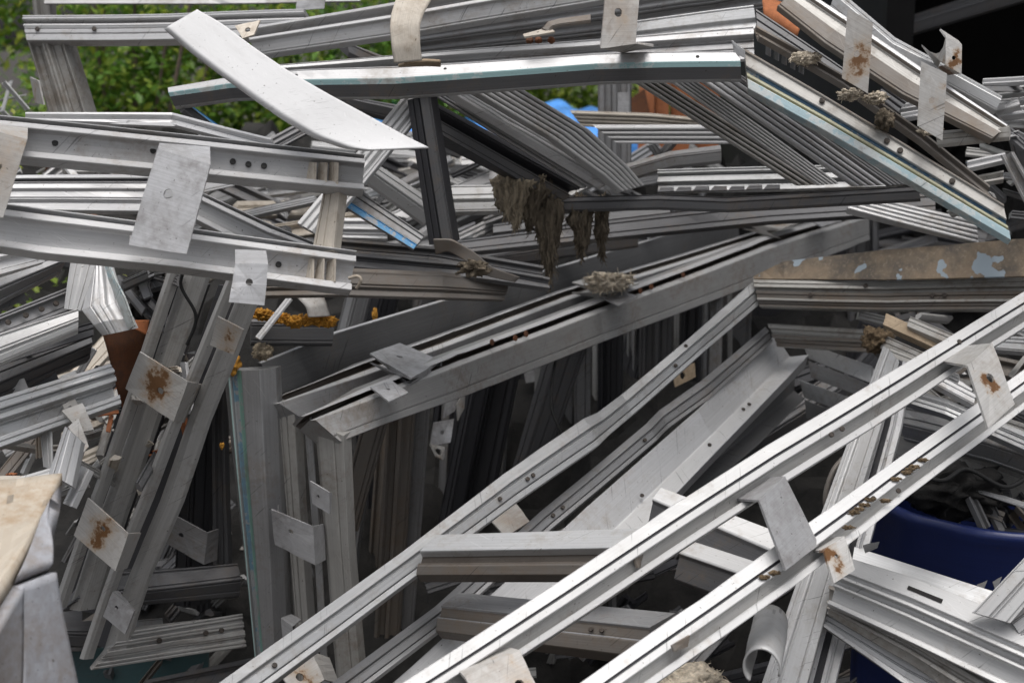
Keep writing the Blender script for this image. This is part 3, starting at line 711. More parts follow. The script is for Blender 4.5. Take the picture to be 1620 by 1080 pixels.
# ================================================================== the stack of upright frames in the centre
t = TH('upright_frame', 'front upright frame of the central stack, with the small white clip near its top corner', 'window frame')
E3 = S('top_rail', 'mid', 'erail', [(482, 650, 540, 697, 3.0), (590, 612, 606, 672, 3.1), (720, 561, 735, 628, 3.32), (945, 477, 958, 540, 3.85), (1215, 376, 1222, 440, 4.4), (1374, 330, 1378, 380, 4.75)], t, dt=-.014, mats={0: 'white', 1: 'darkbrown', 2: 'darkbrown', 3: 'darkbrown', 4: 'white'})  # white lips and dark brown channels put light and shade into the colour
E3s = S('stile', 'dirty', 'estile', [(494, 664, 542, 690, 3.0), (513, 870, 551, 870, 3.06), (530, 1085, 570, 1085, 3.14)], t)
S('side_stile', 'alu', 'flat', [(479, 652, 490, 660, 3.05), (496, 870, 506, 870, 3.11), (510, 1085, 520, 1085, 3.19)], t)
screws(E3, [(.28, .13), (.30, .13), (.24, .03), (.52, .13), (.54, .13), (.60, .13)], .008, 'rust')
plate('clip', 'plate_clean', [(586, 613, 3.08), (619, 603, 3.14), (646, 622, 3.07), (615, 636, 3.02)], t, (.5, .42, .005))
plate('clip', 'plate_clean', [(955, 473, 3.86), (985, 461, 3.92), (1009, 470, 3.84), (978, 484, 3.78)], t, (.6, .4, .006))
plate('clip', 'plate_clean', [(1282, 349, 4.5), (1312, 342, 4.56), (1332, 350, 4.5), (1300, 359, 4.44)], t, (.5, .5, .008))
plate('clip', 'plate_clean', [(491, 760, 2.97), (521, 778, 2.95), (520, 812, 2.96), (495, 795, 2.98)], t, (.4, .5, .004), [(1, (524, 779, 3.0), (522, 812, 3.0))])
S('mullion', 'grey', 'estile', [(1124, 448, 1141, 442, 4.25), (1118, 640, 1135, 640, 4.3)], t)
t = TH('upright_frame', 'second upright frame of the central stack, carrying the large bracket plate on its rail', 'window frame')
E2 = S('top_rail', 'grey', 'erail2', [(422, 627, 475, 658, 3.12), (580, 575, 592, 622, 3.34), (700, 533, 708, 578, 3.56), (900, 460, 906, 496, 3.98), (1250, 354, 1255, 378, 4.62)], t, dt=-.014, mats={0: 'white', 1: 'darkbrown', 2: 'darkbrown', 3: 'darkbrown', 4: 'white'})  # lips whitened and channel darkened in colour to stand in for the lighting
S('stile', 'dirty', 'estile2', [(424, 630, 466, 654, 3.12), (440, 800, 474, 800, 3.16), (456, 975, 487, 975, 3.2), (462, 1090, 493, 1090, 3.22)], t)
plate('bracket', 'plate_clean', [(585, 560, 3.26), (632, 543, 3.42), (698, 571, 3.32), (650, 599, 3.14)], t, (.45, .4, .008), [(3, (585, 573, 3.28), (650, 610, 3.18)), (1, (699, 583, 3.34), (698, 590, 3.3)), (2, (650, 606, 3.16), (698, 584, 3.33))])
plate('bracket', 'plate', [(905, 447, 3.95), (955, 436, 4.05), (1011, 449, 3.94), (968, 462, 3.84)], t, None, [(3, (905, 463, 3.97), (968, 476, 3.88))])
plate('bracket', 'plate_rusty', [(1175, 352, 4.44), (1212, 345, 4.55), (1266, 352, 4.48), (1236, 363, 4.38)], t, (.5, .5, .006), [(3, (1175, 362, 4.46), (1236, 378, 4.4))])
plate('bracket', 'plate_clean', [(430, 805, 3.02), (495, 832, 2.99), (498, 893, 3.0), (436, 860, 3.04)], t, (.45, .4, .006), [(1, (512, 828, 3.08), (514, 885, 3.08)), (3, (440, 798, 3.1), (444, 850, 3.12))])
plate('bracket', 'plate_clean', [(445, 978, 3.06), (462, 990, 3.04), (466, 1030, 3.05), (450, 1020, 3.07)], t, None, [(0, (460, 972, 3.14), (476, 980, 3.12))])
o = lump('wool_tuft', 'wool', (962, 446, 3.85), .06, .024, .045, seed=31, rough=.5, sub=5, fibres=420); tag(o, 'pale tuft of mineral wool lying on a bracket of the central frames', 'insulation wool')
t = TH('upright_frame', 'rearmost upright frame of the central stack with wide dark plate and green blue streaked post', 'window frame')
S('top_plate', 'slate', ([(0, -.06), (.03, .03), (.98, 0), (1, 0)], .12), [(411, 573, 430, 628, 3.2), (530, 525, 540, 585, 3.4), (810, 442, 818, 492, 3.95), (1095, 360, 1100, 408, 4.55), (1165, 343, 1170, 378, 4.72)], t, dt=-.02, mats={0: 'pale'}, fine=False)
S('post', 'grey', ([(0, -.4), (.19, -.22), (.2, 0), (.25, 0), (.26, -.1), (.36, -.1), (.45, -.02), (.46, 0), (.8, 0), (1, -.35)], .7),
  [(342, 588, 428, 584, 3.08), (360, 760, 434, 755, 3.1), (380, 935, 441, 930, 3.14), (396, 1070, 447, 1060, 3.18)], t, mats={2: 'cyanline', 4: 'bluestreak', 5: 'greenstreak'}, fine=False)

# dim frames packed inside and behind the stack
def bars(label, cat, group, rows, d=4.0, name='window_bar'):
    for r in rows:
        mat, con, x0, x1, y0, x2, x3, y1 = r[:8]; dd = r[8] if len(r) > 8 else d
        o = S(name, mat, con, [(x0, y0, x1, y0, dd), (x2, x3, y1, 0, 0)][:1] + [(x2, y1, x3, y1, dd + (y1 - y0) * .0004)])
        tag(o, label, cat, group)
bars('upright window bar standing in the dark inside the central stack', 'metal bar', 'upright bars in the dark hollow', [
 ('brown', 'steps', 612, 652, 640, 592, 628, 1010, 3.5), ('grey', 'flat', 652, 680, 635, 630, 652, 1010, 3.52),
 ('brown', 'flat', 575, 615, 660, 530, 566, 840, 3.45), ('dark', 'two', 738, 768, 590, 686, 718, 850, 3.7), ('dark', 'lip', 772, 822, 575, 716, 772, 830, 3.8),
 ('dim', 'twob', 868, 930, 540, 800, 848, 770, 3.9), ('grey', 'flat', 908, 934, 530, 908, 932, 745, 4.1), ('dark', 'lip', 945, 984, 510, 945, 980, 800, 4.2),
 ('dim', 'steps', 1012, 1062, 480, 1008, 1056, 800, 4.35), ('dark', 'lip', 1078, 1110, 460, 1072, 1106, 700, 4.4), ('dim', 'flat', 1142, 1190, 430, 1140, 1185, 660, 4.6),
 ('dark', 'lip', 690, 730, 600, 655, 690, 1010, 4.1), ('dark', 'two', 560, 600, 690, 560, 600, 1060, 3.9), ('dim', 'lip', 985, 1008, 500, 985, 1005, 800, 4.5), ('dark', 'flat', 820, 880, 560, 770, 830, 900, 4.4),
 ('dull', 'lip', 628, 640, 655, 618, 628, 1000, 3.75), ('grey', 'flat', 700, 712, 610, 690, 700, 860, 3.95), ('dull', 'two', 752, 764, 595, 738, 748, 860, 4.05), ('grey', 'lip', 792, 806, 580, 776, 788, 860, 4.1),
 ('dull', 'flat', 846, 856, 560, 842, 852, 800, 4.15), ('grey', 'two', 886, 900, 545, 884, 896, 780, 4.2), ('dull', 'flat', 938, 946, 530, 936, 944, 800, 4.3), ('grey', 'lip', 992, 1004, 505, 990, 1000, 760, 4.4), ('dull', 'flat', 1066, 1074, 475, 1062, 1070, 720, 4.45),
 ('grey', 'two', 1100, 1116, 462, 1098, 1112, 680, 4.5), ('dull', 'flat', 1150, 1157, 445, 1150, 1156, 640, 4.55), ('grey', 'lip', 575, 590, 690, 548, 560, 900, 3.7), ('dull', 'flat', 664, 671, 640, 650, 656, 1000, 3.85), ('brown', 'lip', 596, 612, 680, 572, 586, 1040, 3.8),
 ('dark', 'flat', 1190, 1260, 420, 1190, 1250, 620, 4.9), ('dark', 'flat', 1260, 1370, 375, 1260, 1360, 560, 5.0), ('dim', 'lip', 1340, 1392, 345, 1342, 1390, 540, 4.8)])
t = TH('clip_cluster', 'cluster of pale bent clips hanging behind the front upright frame', 'metal clips')
plate('clip', 'plate_clean', [(706, 630, 3.6), (728, 615, 3.6), (720, 650, 3.6), (700, 662, 3.6)], t, None)
plate('clip', 'plate', [(722, 640, 3.58), (736, 612, 3.6), (734, 645, 3.6), (724, 665, 3.58)], t, None)
plate('clip', 'plate_clean', [(686, 668, 3.56), (718, 662, 3.6), (712, 700, 3.58), (680, 705, 3.55)], t, (.5, .5, .006))
plate('clip', 'plate', [(680, 702, 3.55), (704, 706, 3.57), (700, 728, 3.55), (690, 722, 3.53)], t, (.5, .5, .01))
for i, q in enumerate((((826, 576), (870, 562), (862, 600), (832, 606)), ((820, 600), (858, 612), (850, 632), (818, 622)), ((812, 640), (842, 648), (834, 676), (812, 668)))):
    o = plate('clip', 'plate_clean', [(x, y, 4.25 + .05 * i) for x, y in q], None, (.6, .5, .008)); tag(o, ('pale crumpled clip', 'grey clip with a hole', 'light clip lowest of three')[i] + ' seen through the central frames', 'metal clip')
o = plate('bracket', 'plate_rusty', [(775, 822, 3.3), (815, 795, 3.36), (838, 825, 3.3), (800, 850, 3.24)], None, None); tag(o, 'brown dusty bracket lying under the kinked rail above the transom', 'bracket')
o = plate('bracket', 'wood', [(1064, 588, 3.9), (1098, 574, 3.95), (1100, 596, 3.95), (1068, 612, 3.9)], None, (.4, .5, .01)); tag(o, 'yellowed bracket with a slot behind the kinked rail', 'bracket')
o = plate('bracket', 'plate_rusty', [(440, 1062, 2.9), (492, 1030, 2.96), (512, 1075, 2.94), (470, 1105, 2.88)], None, (.4, .5, .009), [(1, (520, 1040, 3.05), (535, 1080, 3.05))]); tag(o, 'rust stained wooden looking bracket at the bottom edge below the kinked rail', 'bracket')

# ================================================================== two leaning frames left of the stack
def part_of(st, a, b, back=0.0):
    return [(x0 + (x1 - x0) * a, y0 + (y1 - y0) * a, x0 + (x1 - x0) * b, y0 + (y1 - y0) * b, d + back) for x0, y0, x1, y1, d in st]
t = TH('leaning_frame', 'left of the two steep leaning frames, with the bracket holed by rust at mid height', 'window frame')
L1 = [(266, 415, 320, 428, 2.86), (200, 620, 246, 632, 2.92), (140, 785, 192, 800, 2.97), (80, 960, 140, 968, 3.04)]
S('bead', 'dull', BEAD, part_of(L1, 0, .19), t); S('stile', 'dull', SIDE, part_of(L1, .46, .98, .03), t)
S('bottom_rail', 'dim', 'two', [(150, 912, 98, 975, 3.06), (378, 888, 384, 938, 3.2)], t)
plate('bracket', 'plate_rusty', [(222, 556, 2.80), (297, 603, 2.78), (274, 666, 2.80), (199, 614, 2.84)], t, (.6, .55, .0075), [(1, (318, 607, 2.92), (290, 668, 2.94))])
plate('bracket', 'plate_rusty', [(140, 787, 2.86), (203, 843, 2.84), (182, 902, 2.86), (118, 846, 2.9)], t, (.5, .35, .006), [(1, (222, 842, 2.96), (200, 898, 2.98))])
t = TH('leaning_frame', 'right of the two steep leaning frames, ending in a pointed foot near the bottom', 'window frame')
L2 = [(360, 430, 400, 452, 2.8), (312, 545, 362, 562, 2.84), (267, 655, 318, 668, 2.88), (218, 785, 274, 798, 2.93), (170, 905, 226, 912, 2.98), (122, 1040, 180, 1056, 3.05)]
S('bead', 'dull', BEAD, part_of(L2, 0, .19), t); D2 = S('stile', 'dull', SIDE, part_of(L2, .58, 1, .03), t)
D2r = S('bottom_rail', 'dull', 'multi', [(196, 1000, 146, 1062, 3.05), (384, 970, 392, 1022, 3.2)], t)
screws(D2r, [(.35, .4), (.7, .4), (.82, .4)], .006)
plate('bracket', 'plate_rusty', [(345, 500, 2.72), (386, 521, 2.7), (370, 562, 2.72), (333, 545, 2.75)], t, None)
plate('bracket', 'plate_clean', [(178, 937, 2.92), (213, 966, 2.9), (199, 1002, 2.92), (164, 974, 2.95)], t, (.35, .35, .005), [(0, (186, 934, 2.98), (213, 965, 2.91))])
t = TH('box_bracket', 'dark folded bracket plate in the shadow between leaning frames and streaked post', 'bracket')
plate('bracket', 'grey', [(265, 808, 3.12), (328, 842, 3.12), (322, 892, 3.14), (258, 855, 3.14)], t, (.4, .5, .006), [(1, (345, 836, 3.2), (342, 885, 3.2))])
B('added dark backing that blackens the gap in the left leaning frame', 'dark', 'flat', [(250, 440, 330, 450, 3.12), (90, 960, 150, 970, 3.3)], fine=False)  # dark sheet added behind the frame, standing in for shade in its gap
B('added dark backing that blackens the gap in the right leaning frame', 'dark', 'flat', [(345, 450, 400, 460, 3.1), (150, 1020, 190, 1030, 3.25)], fine=False)  # second added sheet, its dark colour in place of shade between bead and stile
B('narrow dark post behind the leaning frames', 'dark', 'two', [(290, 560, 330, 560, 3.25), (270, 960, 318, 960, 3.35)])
B('dark post with yellow foam specks beside the streaked post', 'dim', 'lip', [(335, 585, 352, 585, 3.2), (338, 900, 362, 900, 3.26)])
B('rail lying lowest at the left below the pointed foot', 'dim', 'lip', [(230, 1075, 225, 1105, 3.2), (400, 1040, 400, 1075, 3.3)])
B('pale bottom rail piece behind the leaning frames', 'dim', 'two', [(80, 985, 80, 1015, 3.3), (150, 980, 150, 1022, 3.35)])
o = S('green_panel', 'green_paint', 'flat', [(90, 1030, 90, 1130, 3.45), (330, 1010, 330, 1130, 3.5)]); tag(o, 'dark teal painted panel low behind the leaning frames', 'panel')
o = S('concrete_block', 'dim', 'box', [(85, 960, 85, 1030, 3.38), (130, 950, 130, 1030, 3.4)]); tag(o, 'dark grey block behind the foot of the leaning frames', 'block')
for i, (x, y, r_) in enumerate(((366, 577, .017), (351, 705, .005))):
    o = lump('foam_blob', 'foam', (x, y, 3.1), r_, r_ * 1.3, r_, seed=40 + i, rough=.6, sub=3); tag(o, 'blob of orange foam stuck beside the streaked post', 'foam', 'orange foam blobs by the streaked post')

# ================================================================== left foreground frame
t = TH('channel_frame', 'pale channel frame reaching in from the left edge with a big scratched plate on it', 'window frame')
C1 = S('upper_rail', 'pale', 'cup', [(-60, 170, -64, 239, 2.36), (0, 176, -3, 244, 2.38), (290, 206, 288, 272, 2.46), (578, 238, 576, 299, 2.52)], t)
C2 = S('lower_rail', 'pale', 'cup', [(-60, 308, -62, 380, 2.34), (0, 316, -2, 390, 2.36), (60, 324, 58, 400, 2.37), (290, 354, 288, 423, 2.43), (566, 392, 556, 459, 2.5)], t)
screws(C1, [(.70, .55), (.74, .55), (.22, .5), (.46, .45), (.66, .52)], .0055, 'black', 'hole', -.27 )
screws(C2, [(.76, .55), (.80, .55)], .0055, 'black', 'hole', -.27)
S('end_stile', 'cream', 'box', [(511, 300, 536, 300, 2.535), (492, 398, 526, 398, 2.525)], t)
for i, x in enumerate((486, 503, 521)):
    S('end_tab', 'cream', 'flat', [(x, 256, x + 13, 257, 2.515), (x - 2, 293, x + 12, 294, 2.515)], t)
    S('end_tab', 'cream', 'flat', [(x - 4, 408, x + 9, 409, 2.5), (x - 6, 445, x + 8, 446, 2.5)], t)
plate('plate', 'plate_clean', [(250, 236, 2.34), (333, 262, 2.33), (296, 401, 2.32), (204, 386, 2.33)], t, (.42, .42, .0085), [(0, (252, 228, 2.44), (332, 234, 2.45)), (2, (290, 398, 2.40), (205, 374, 2.40))])
plate('plate', 'plate_rusty', [(-40, 200, 2.28), (43, 222, 2.3), (5, 345, 2.28), (-60, 330, 2.26)], t, (.6, .4, .006), [(0, (-40, 195, 2.38), (44, 204, 2.4))])
plate('bracket', 'plate_clean', [(372, 418, 2.37), (424, 419, 2.38), (418, 483, 2.38), (362, 478, 2.36)], t, (.5, .45, .006), [(0, (372, 396, 2.43), (421, 398, 2.44))])
B('slotted pale rail slanting down behind the scratched plate', 'pale', 'cup', [(318, 300, 306, 345, 2.62), (430, 352, 410, 398, 2.6), (560, 405, 545, 430, 2.56)])
B('wide pale rail lying level behind the left channel frame', 'pale', ([(0, 0), (.12, 0), (.13, -.1), (.2, -.1), (.21, 0), (.42, .02), (.46, -.06), (.7, -.06), (.72, -.12), (1, -.12)], .4), [(-40, 278, -40, 330, 2.75), (240, 275, 235, 332, 2.85)], mats={2: 'dark', 3: 'dark'})
B('thin pale rail on top behind the channel frame, with a mitred kink', 'pale', 'lip', [(40, 178, 40, 190, 2.75), (272, 178, 268, 196, 2.85), (430, 218, 420, 232, 2.62)])
B('second thin rail tucked just under the kinked one', 'pale', 'flat', [(120, 186, 120, 193, 2.8), (316, 194, 314, 201, 2.85)])
t = TH('bent_sheet', 'large clean white bent sheet lying across the upper left frames', 'sheet metal')
ribbon('sheet', 'matte', [(312, 16, 2.62, 260, 46, 2.6), (350, 37, 2.6, 300, 82, 2.58), (405, 78, 2.56, 350, 120, 2.54), (455, 112, 2.52, 405, 160, 2.5), (517, 148, 2.49, 448, 190, 2.47), (580, 182, 2.48, 495, 218, 2.455), (640, 215, 2.47, 545, 235, 2.44), (678, 234, 2.46, 577, 238, 2.43)], t, lip=.1, n=20, curve=0)

# ================================================================== scrap on the left edge
B('dark grey beam at the left edge under the channel frame', 'grey', 'two', [(-30, 425, -30, 500, 2.85), (108, 390, 104, 425, 3.0)])
B('pale strip at the left edge directly below the channel frame', 'pale', 'lip', [(-20, 402, -20, 440, 2.72), (85, 385, 70, 415, 2.8)])
o = plate('bracket', 'dim', [(0, 458, 2.95), (37, 445, 2.97), (40, 476, 2.97), (0, 490, 2.95)], None, (.25, .4, .01)); tag(o, 'dark bracket with a round hole at the left edge', 'bracket')
o1 = B('grey rail with a row of dark screws at the left edge', 'grey', 'lip', [(-30, 508, -30, 545, 2.72), (110, 452, 108, 492, 2.85)])
screws(o1, [(.3, .5), (.5, .5), (.68, .5), (.85, .5)], .006)
B('bright white rail at the left edge with its cut end showing', 'white', ([(0, -.03), (.62, .02), (.64, -.1), (.72, -.1), (.74, -.02), (1, -.12)], .5), [(-40, 540, -40, 590, 2.6), (124, 487, 124, 518, 2.7)])
B('dark shaded beam under the bright white rail', 'dim', 'two', [(-40, 588, -40, 650, 2.78), (145, 520, 148, 560, 2.95)])
B('black strip under the shaded beam on the left', 'dark', 'flat', [(-40, 560, -40, 590, 2.74), (148, 508, 148, 530, 2.9)])
t = TH('crumpled_casing', 'crumpled white and pale blue casing standing on end at the left', 'sheet metal')
S('panel', 'white', ([(0, -.04), (.08, 0), (.5, 0), (.54, -.03), (1, 0)], .1), [(112, 400, 156, 402, 2.82), (104, 450, 140, 452, 2.8), (99, 488, 126, 491, 2.79)], t)
S('panel', 'pale', ([(0, -.05), (.35, .06), (.6, .0), (.66, -.12), (1, -.3)], .35), [(148, 402, 166, 406, 2.82), (140, 440, 176, 436, 2.79), (127, 490, 190, 474, 2.76), (146, 514, 202, 500, 2.74), (160, 531, 210, 521, 2.74)], t)
S('torn_edge', 'paleblue', 'flat', [(160, 402, 168, 406, 2.78), (170, 440, 180, 438, 2.755), (184, 475, 197, 470, 2.735), (203, 522, 213, 514, 2.72)], t)
t = TH('rusted_plate', 'dark jagged rusted steel plate between the casing and the leaning frames', 'sheet metal')
ribbon('plate', 'rust', [(160, 522, 2.92, 236, 508, 2.98), (168, 548, 2.92, 228, 540, 2.98), (176, 580, 2.94, 224, 575, 3.0), (186, 620, 2.96, 212, 622, 3.0), (196, 650, 3.0, 202, 655, 3.0)], t, curve=.01)
ribbon('torn_flap', 'orange_rust', [(208, 506, 2.9, 236, 506, 2.92), (212, 520, 2.9, 232, 530, 2.92)], t)
CB = ([(0, -.2), (.22, 0), (.27, 0), (.28, -.12), (.31, -.12), (.32, 0), (.47, 0), (.48, -.32), (.78, -.32), (.79, 0), (1, 0)], .5)
t = TH('rising_frame', 'grey frame rising from the left edge with small folded clips on its lower edge', 'window frame')
S('rail', 'alu', CB, [(-50, 640, -40, 722, 2.62), (178, 570, 192, 638, 2.8)], t)
plate('clip', 'plate', [(97, 650, 2.66), (130, 638, 2.69), (148, 680, 2.67), (128, 684, 2.65)], t, None)
plate('clip', 'plate', [(108, 675, 2.62), (124, 662, 2.63), (140, 706, 2.62), (130, 718, 2.61)], t, None)
o = plate('bracket', 'dark', [(40, 592, 2.9), (84, 580, 2.92), (95, 604, 2.92), (52, 622, 2.9)], None, (.55, .4, .007)); tag(o, 'blackish bracket with a bright hole above the rising frame', 'bracket')
ri = random.Random(3)
for l, m, q in (('white folded sheet scrap above the rising frame at the left edge', 'white', ((0, 610), (38, 598), (48, 622), (0, 632))), ('white torn sheet scrap beside the rust brown gap', 'white', ((95, 595), (120, 585), (122, 600), (98, 606)))):
    o = plate('sheet_scrap', m, [(x, y, 2.86) for x, y in q], None, None); tag(o, l, 'sheet metal')
B('pale bar with bluish sheen bent over at the left above the crate', 'pale', 'two', [(98, 670, 120, 690, 2.5), (72, 745, 105, 762, 2.46)])
B('white bar sloping left behind the crate top', 'white', 'twob', [(-40, 772, -40, 800, 2.4), (84, 735, 102, 758, 2.5)])
B('pale leaning bar left of the bent bluish one', 'white', 'flat', [(62, 680, 80, 682, 2.72), (68, 738, 82, 742, 2.7)])
B('bluish offcut standing right of the crate', 'pale', 'lip', [(128, 735, 140, 742, 2.52), (98, 795, 112, 800, 2.5)])
B('beige board end showing at the left edge', 'cream', 'flat', [(-20, 752, -20, 764, 2.6), (50, 752, 48, 764, 2.62)])
o = plate('clip', 'plate', [(98, 640, 2.72), (118, 632, 2.74), (130, 655, 2.74), (108, 662, 2.72)], None, (.4, .4, .005)); tag(o, 'small dull clip above the folded clips of the rising frame', 'metal clip')
# crate
def crate():
    t = TH('crate', 'weathered cream topped wooden crate with grey sides in the bottom left corner', 'crate')
    n = 14
    def grid(name, mat, A, Bq, C, D, amp):
        vs = []; fs = []; uv = []
        for j in range(n + 1):
            for i in range(n + 1):
                f, g = i / n, j / n; p = (A * (1 - f) + Bq * f) * (1 - g) + (D * (1 - f) + C * f) * g
                vs.append(p + Vector((1, 1, 1)) * amp * noise.noise(p * 9))
        for j in range(n):
            for i in range(n):
                q = j * (n + 1) + i; fs.append((q, q + 1, q + n + 2, q + n + 1)); uv.append([((q % (n + 1)) * .03 + 1, j * .03 + 1)] * 4)
        o = mk(name, vs, fs, mat, None, uv, t, True); md = o.modifiers.new('thickness', 'SOLIDIFY'); md.thickness = .02; md.offset = -1
    a = P(-60, 775, 2.15); b = P(60, 765, 2.18); c = P(96, 768, 2.2); d = P(92, 812, 2.12); e = P(22, 925, 1.98); f = P(-60, 1060, 1.85)
    grid('lid', 'crate', a, c, e, f, .007)
    g = P(74, 905, 2.03); h = P(88, 965, 2.02); i = P(108, 1095, 2.05); j = P(20, 1100, 1.95)
    grid('side_panel', 'crate_side', c, d, g, e, .004)
    grid('side_panel', 'crate_side', e, g, i, j, .004)
    grid('front_panel', 'crate_side', f, e, j, P(-60, 1160, 1.86), .003)
    S('edge_batten', 'crate', 'flat', [(-60, 778, -60, 797, 2.13), (62, 776, 64, 793, 2.16)], t)
    lump('foam_smear', 'foam', (76, 763, 2.2), .012, .004, .008, t, 91, .5, 4)
crate()

# ================================================================== tall frame at top left
t = TH('tall_frame', 'tall pale frame at top left with green bushes showing through its opening', 'window frame')
o1 = S('top_rail', 'pale', ([(0, -.1), (.18, 0), (.22, -.1), (.23, -.5), (.34, -.5), (.35, -.08), (.44, 0), (.5, -.04), (1, -.1)], .6), [(34, 22, 40, 62, 3.5), (270, 19, 272, 60, 3.42), (480, 12, 480, 52, 3.36)], t)
screws(o1, [(.26, .62), (.05, .6)], .006)
S('stile', 'dirty', ([(0, -.1), (.1, 0), (.12, -.15), (.38, -.2), (.42, 0), (.58, 0), (.6, -.12), (.85, -.12), (1, 0)], .6), [(34, 48, 98, 66, 3.5), (74, 182, 136, 184, 3.52), (100, 290, 160, 290, 3.55)], t)
plate('bracket', 'plate', [(48, 122, 3.5), (62, 128, 3.46), (70, 166, 3.46), (56, 162, 3.5)], t, None)
t = TH('tall_frame', 'grey frame highest at top left, cut off by the top edge of the photo', 'window frame')
S('top_rail', 'grey', 'flat', [(70, -18, 70, 6, 3.9), (420, -20, 420, 5, 3.85), (570, -14, 570, 2, 3.8)], t)
S('stile', 'dirty', 'lip', [(46, -40, 76, -40, 3.92), (54, 30, 82, 28, 3.95), (75, 150, 100, 150, 4.0)], t)
plate('clip', 'plate_clean', [(470, 2, 3.6), (515, -4, 3.6), (513, 14, 3.6), (468, 17, 3.6)], t, None)
for k, (a, b, c_, d_) in enumerate(((2, 132, 40, 176), (14, 130, 0, 178), (0, 160, 36, 154), (-5, 172, 12, 190))):
    B('thin white sash strip in the small white heap at the left edge', 'white', 'flat', [(a, b, a + 6, b - 3, 4.4 + .05 * k), (c_, d_, c_ + 6, d_ - 3, 4.4 + .05 * k)], 'metal strip', 'sash_strip', 'thin white strips at the left edge')

# ================================================================== the big tilted frame across the top
t = TH('tilted_frame', 'big tilted frame across the top with a dented front rail edged in flaking blue paint', 'window frame')
A1 = S('front_rail', 'pale', ([(0, -.04), (.05, .0), (.06, -.05), (.10, -.05), (.11, .06), (.52, .1), (.68, -.02), (1, -.4)], .6),
       [(266, 138, 270, 160, 3.0), (360, 122, 364, 148, 2.98), (470, 110, 474, 148, 2.94), (620, 104, 624, 146, 2.92), (810, 93, 812, 132, 2.9), (940, 84, 942, 122, 2.88), (1020, 82, 1022, 120, 2.86), (1168, 80, 1174, 117, 2.84)], t, mats={5: 'teal', 6: 'dim'}, bow=2.5, dents=4, fine=False)
screws(A1, [(.24, .3), (.30, .3), (.50, .3), (.93, .3)], .0045, 'black', 'hole', .06)
S('middle_rail', 'pale', ([(0, -.05), (.05, 0), (.3, 0), (.32, -.3), (1, -.3)], .5), [(440, 101, 444, 126, 3.06), (620, 86, 622, 112, 3.04), (950, 60, 952, 97, 3.0), (1192, 40, 1194, 88, 2.96)], t, mats={3: 'grey'})
S('rear_rail', 'alu', ([(0, -.05), (.06, 0), (.55, -.1), (.6, -.3), (1, -.3)], .5), [(985, 34, 988, 62, 3.05), (1192, 8, 1198, 44, 3.0)], t)
A2 = S('side_rail', 'dirty', ([(0, -.04), (.05, 0), (.09, 0), (.10, -.06), (.44, -.03), (.45, -.14), (.55, -.16), (.58, -.06), (.68, -.04), (.72, -.1), (.76, -.0), (1, -.03)], .4),
       [(1178, 76, 1184, 140, 2.84), (1300, 147, 1304, 206, 2.8), (1420, 219, 1424, 276, 2.76), (1588, 322, 1600, 380, 2.7)], t, mats={0: 'brown', 1: 'brown', 5: 'navy_stain', 6: 'navy_stain', 7: 'gutter', 8: 'gutter', 9: 'gutter', 10: 'paleblue', 11: 'paleblue', 4: 'pale'}, fine=False)
screws(A2, [(.55, .25), (.6, .3), (.8, .27), (.3, .2)], .006)
S('corner_panel', 'dim', 'flat', [(1196, 14, 1198, 48, 3.0), (1335, 108, 1330, 136, 2.95)], t)
S('inner_side_rail', 'brown', 'lip', [(1196, 40, 1202, 58, 2.92), (1330, 116, 1334, 134, 2.88), (1455, 203, 1458, 222, 2.84), (1566, 292, 1568, 312, 2.78)], t)
for i in range(5):
    x = 1212 + i * 13
    S('slot_tab', 'dim', 'flat', [(x, 58 + i * 8, x + 7, 62 + i * 8, 2.96), (x - 1, 86 + i * 7, x + 6, 90 + i * 7, 2.96)], t)
plate('corner_clip', 'pale', [(1158, 64, 2.86), (1178, 80, 2.84), (1178, 92, 2.84), (1162, 84, 2.86)], t, None)
S('bottom_rail', 'dim', 'two', [(880, 309, 878, 326, 3.3), (1040, 305, 1040, 322, 3.22), (1150, 309, 1150, 326, 3.16), (1450, 291, 1455, 308, 3.0)], t)
S('left_rail', 'dark', ([(0, -.1), (.3, 0), (.45, -.3), (.55, -.3), (.58, -.02), (1, -.08)], .5), [(678, 152, 690, 206, 3.08), (930, 290, 888, 322, 3.3)], t, mats={4: 'dim'})
S('left_rail', 'dim', ([(0, -.1), (.35, 0), (1, -.1)], .4), [(285, 152, 292, 172, 3.02), (420, 250, 396, 262, 3.1)], t, mats={0: 'skyblue'})
t = TH('slatted_panel', 'grey underside of a ribbed panel hanging between the upper rails', 'panel')
S('panel', 'grey', ([(0, -.02), (.45, 0), (.46, -.02), (.58, -.02), (.6, .02), (.68, .02), (.7, -.02), (.78, -.02), (.8, .02), (.88, .02), (.9, -.02), (1, -.02)], .08), [(596, 24, 640, 96, 3.75, 3.6), (950, -52, 960, 66, 3.66, 3.5), (1250, -90, 1240, 20, 3.6, 3.45)], t)
t = TH('upper_rail', 'pale double ridged rail rising to the right along the top edge', 'window frame')
S('rail', 'pale', ([(0, -.1), (.14, 0), (.18, -.05), (.19, -.4), (.42, -.4), (.43, -.05), (.58, .02), (.6, -.12), (1, -.3)], .6), [(384, 42, 404, 80, 2.95), (640, -3, 648, 44, 2.95), (1000, -66, 1006, -16, 2.95)], t)
plate('clip', 'cream', [(372, 42, 2.9), (412, 33, 2.9), (402, 56, 2.88), (384, 62, 2.88)], t, (.5, .5, .006))
B('dark crossrail slanting down behind the upper rail', 'dim', 'two', [(540, 58, 555, 72, 3.2), (700, 120, 690, 140, 3.2)])
B('grey crossrail slanting below the tilted frame toward the tarpaulin', 'dim', 'two', [(540, 146, 552, 162, 3.3), (720, 178, 700, 200, 3.3)])
t = TH('bent_strap', 'bent cream metal strap hooked over the upper rails', 'bracket')
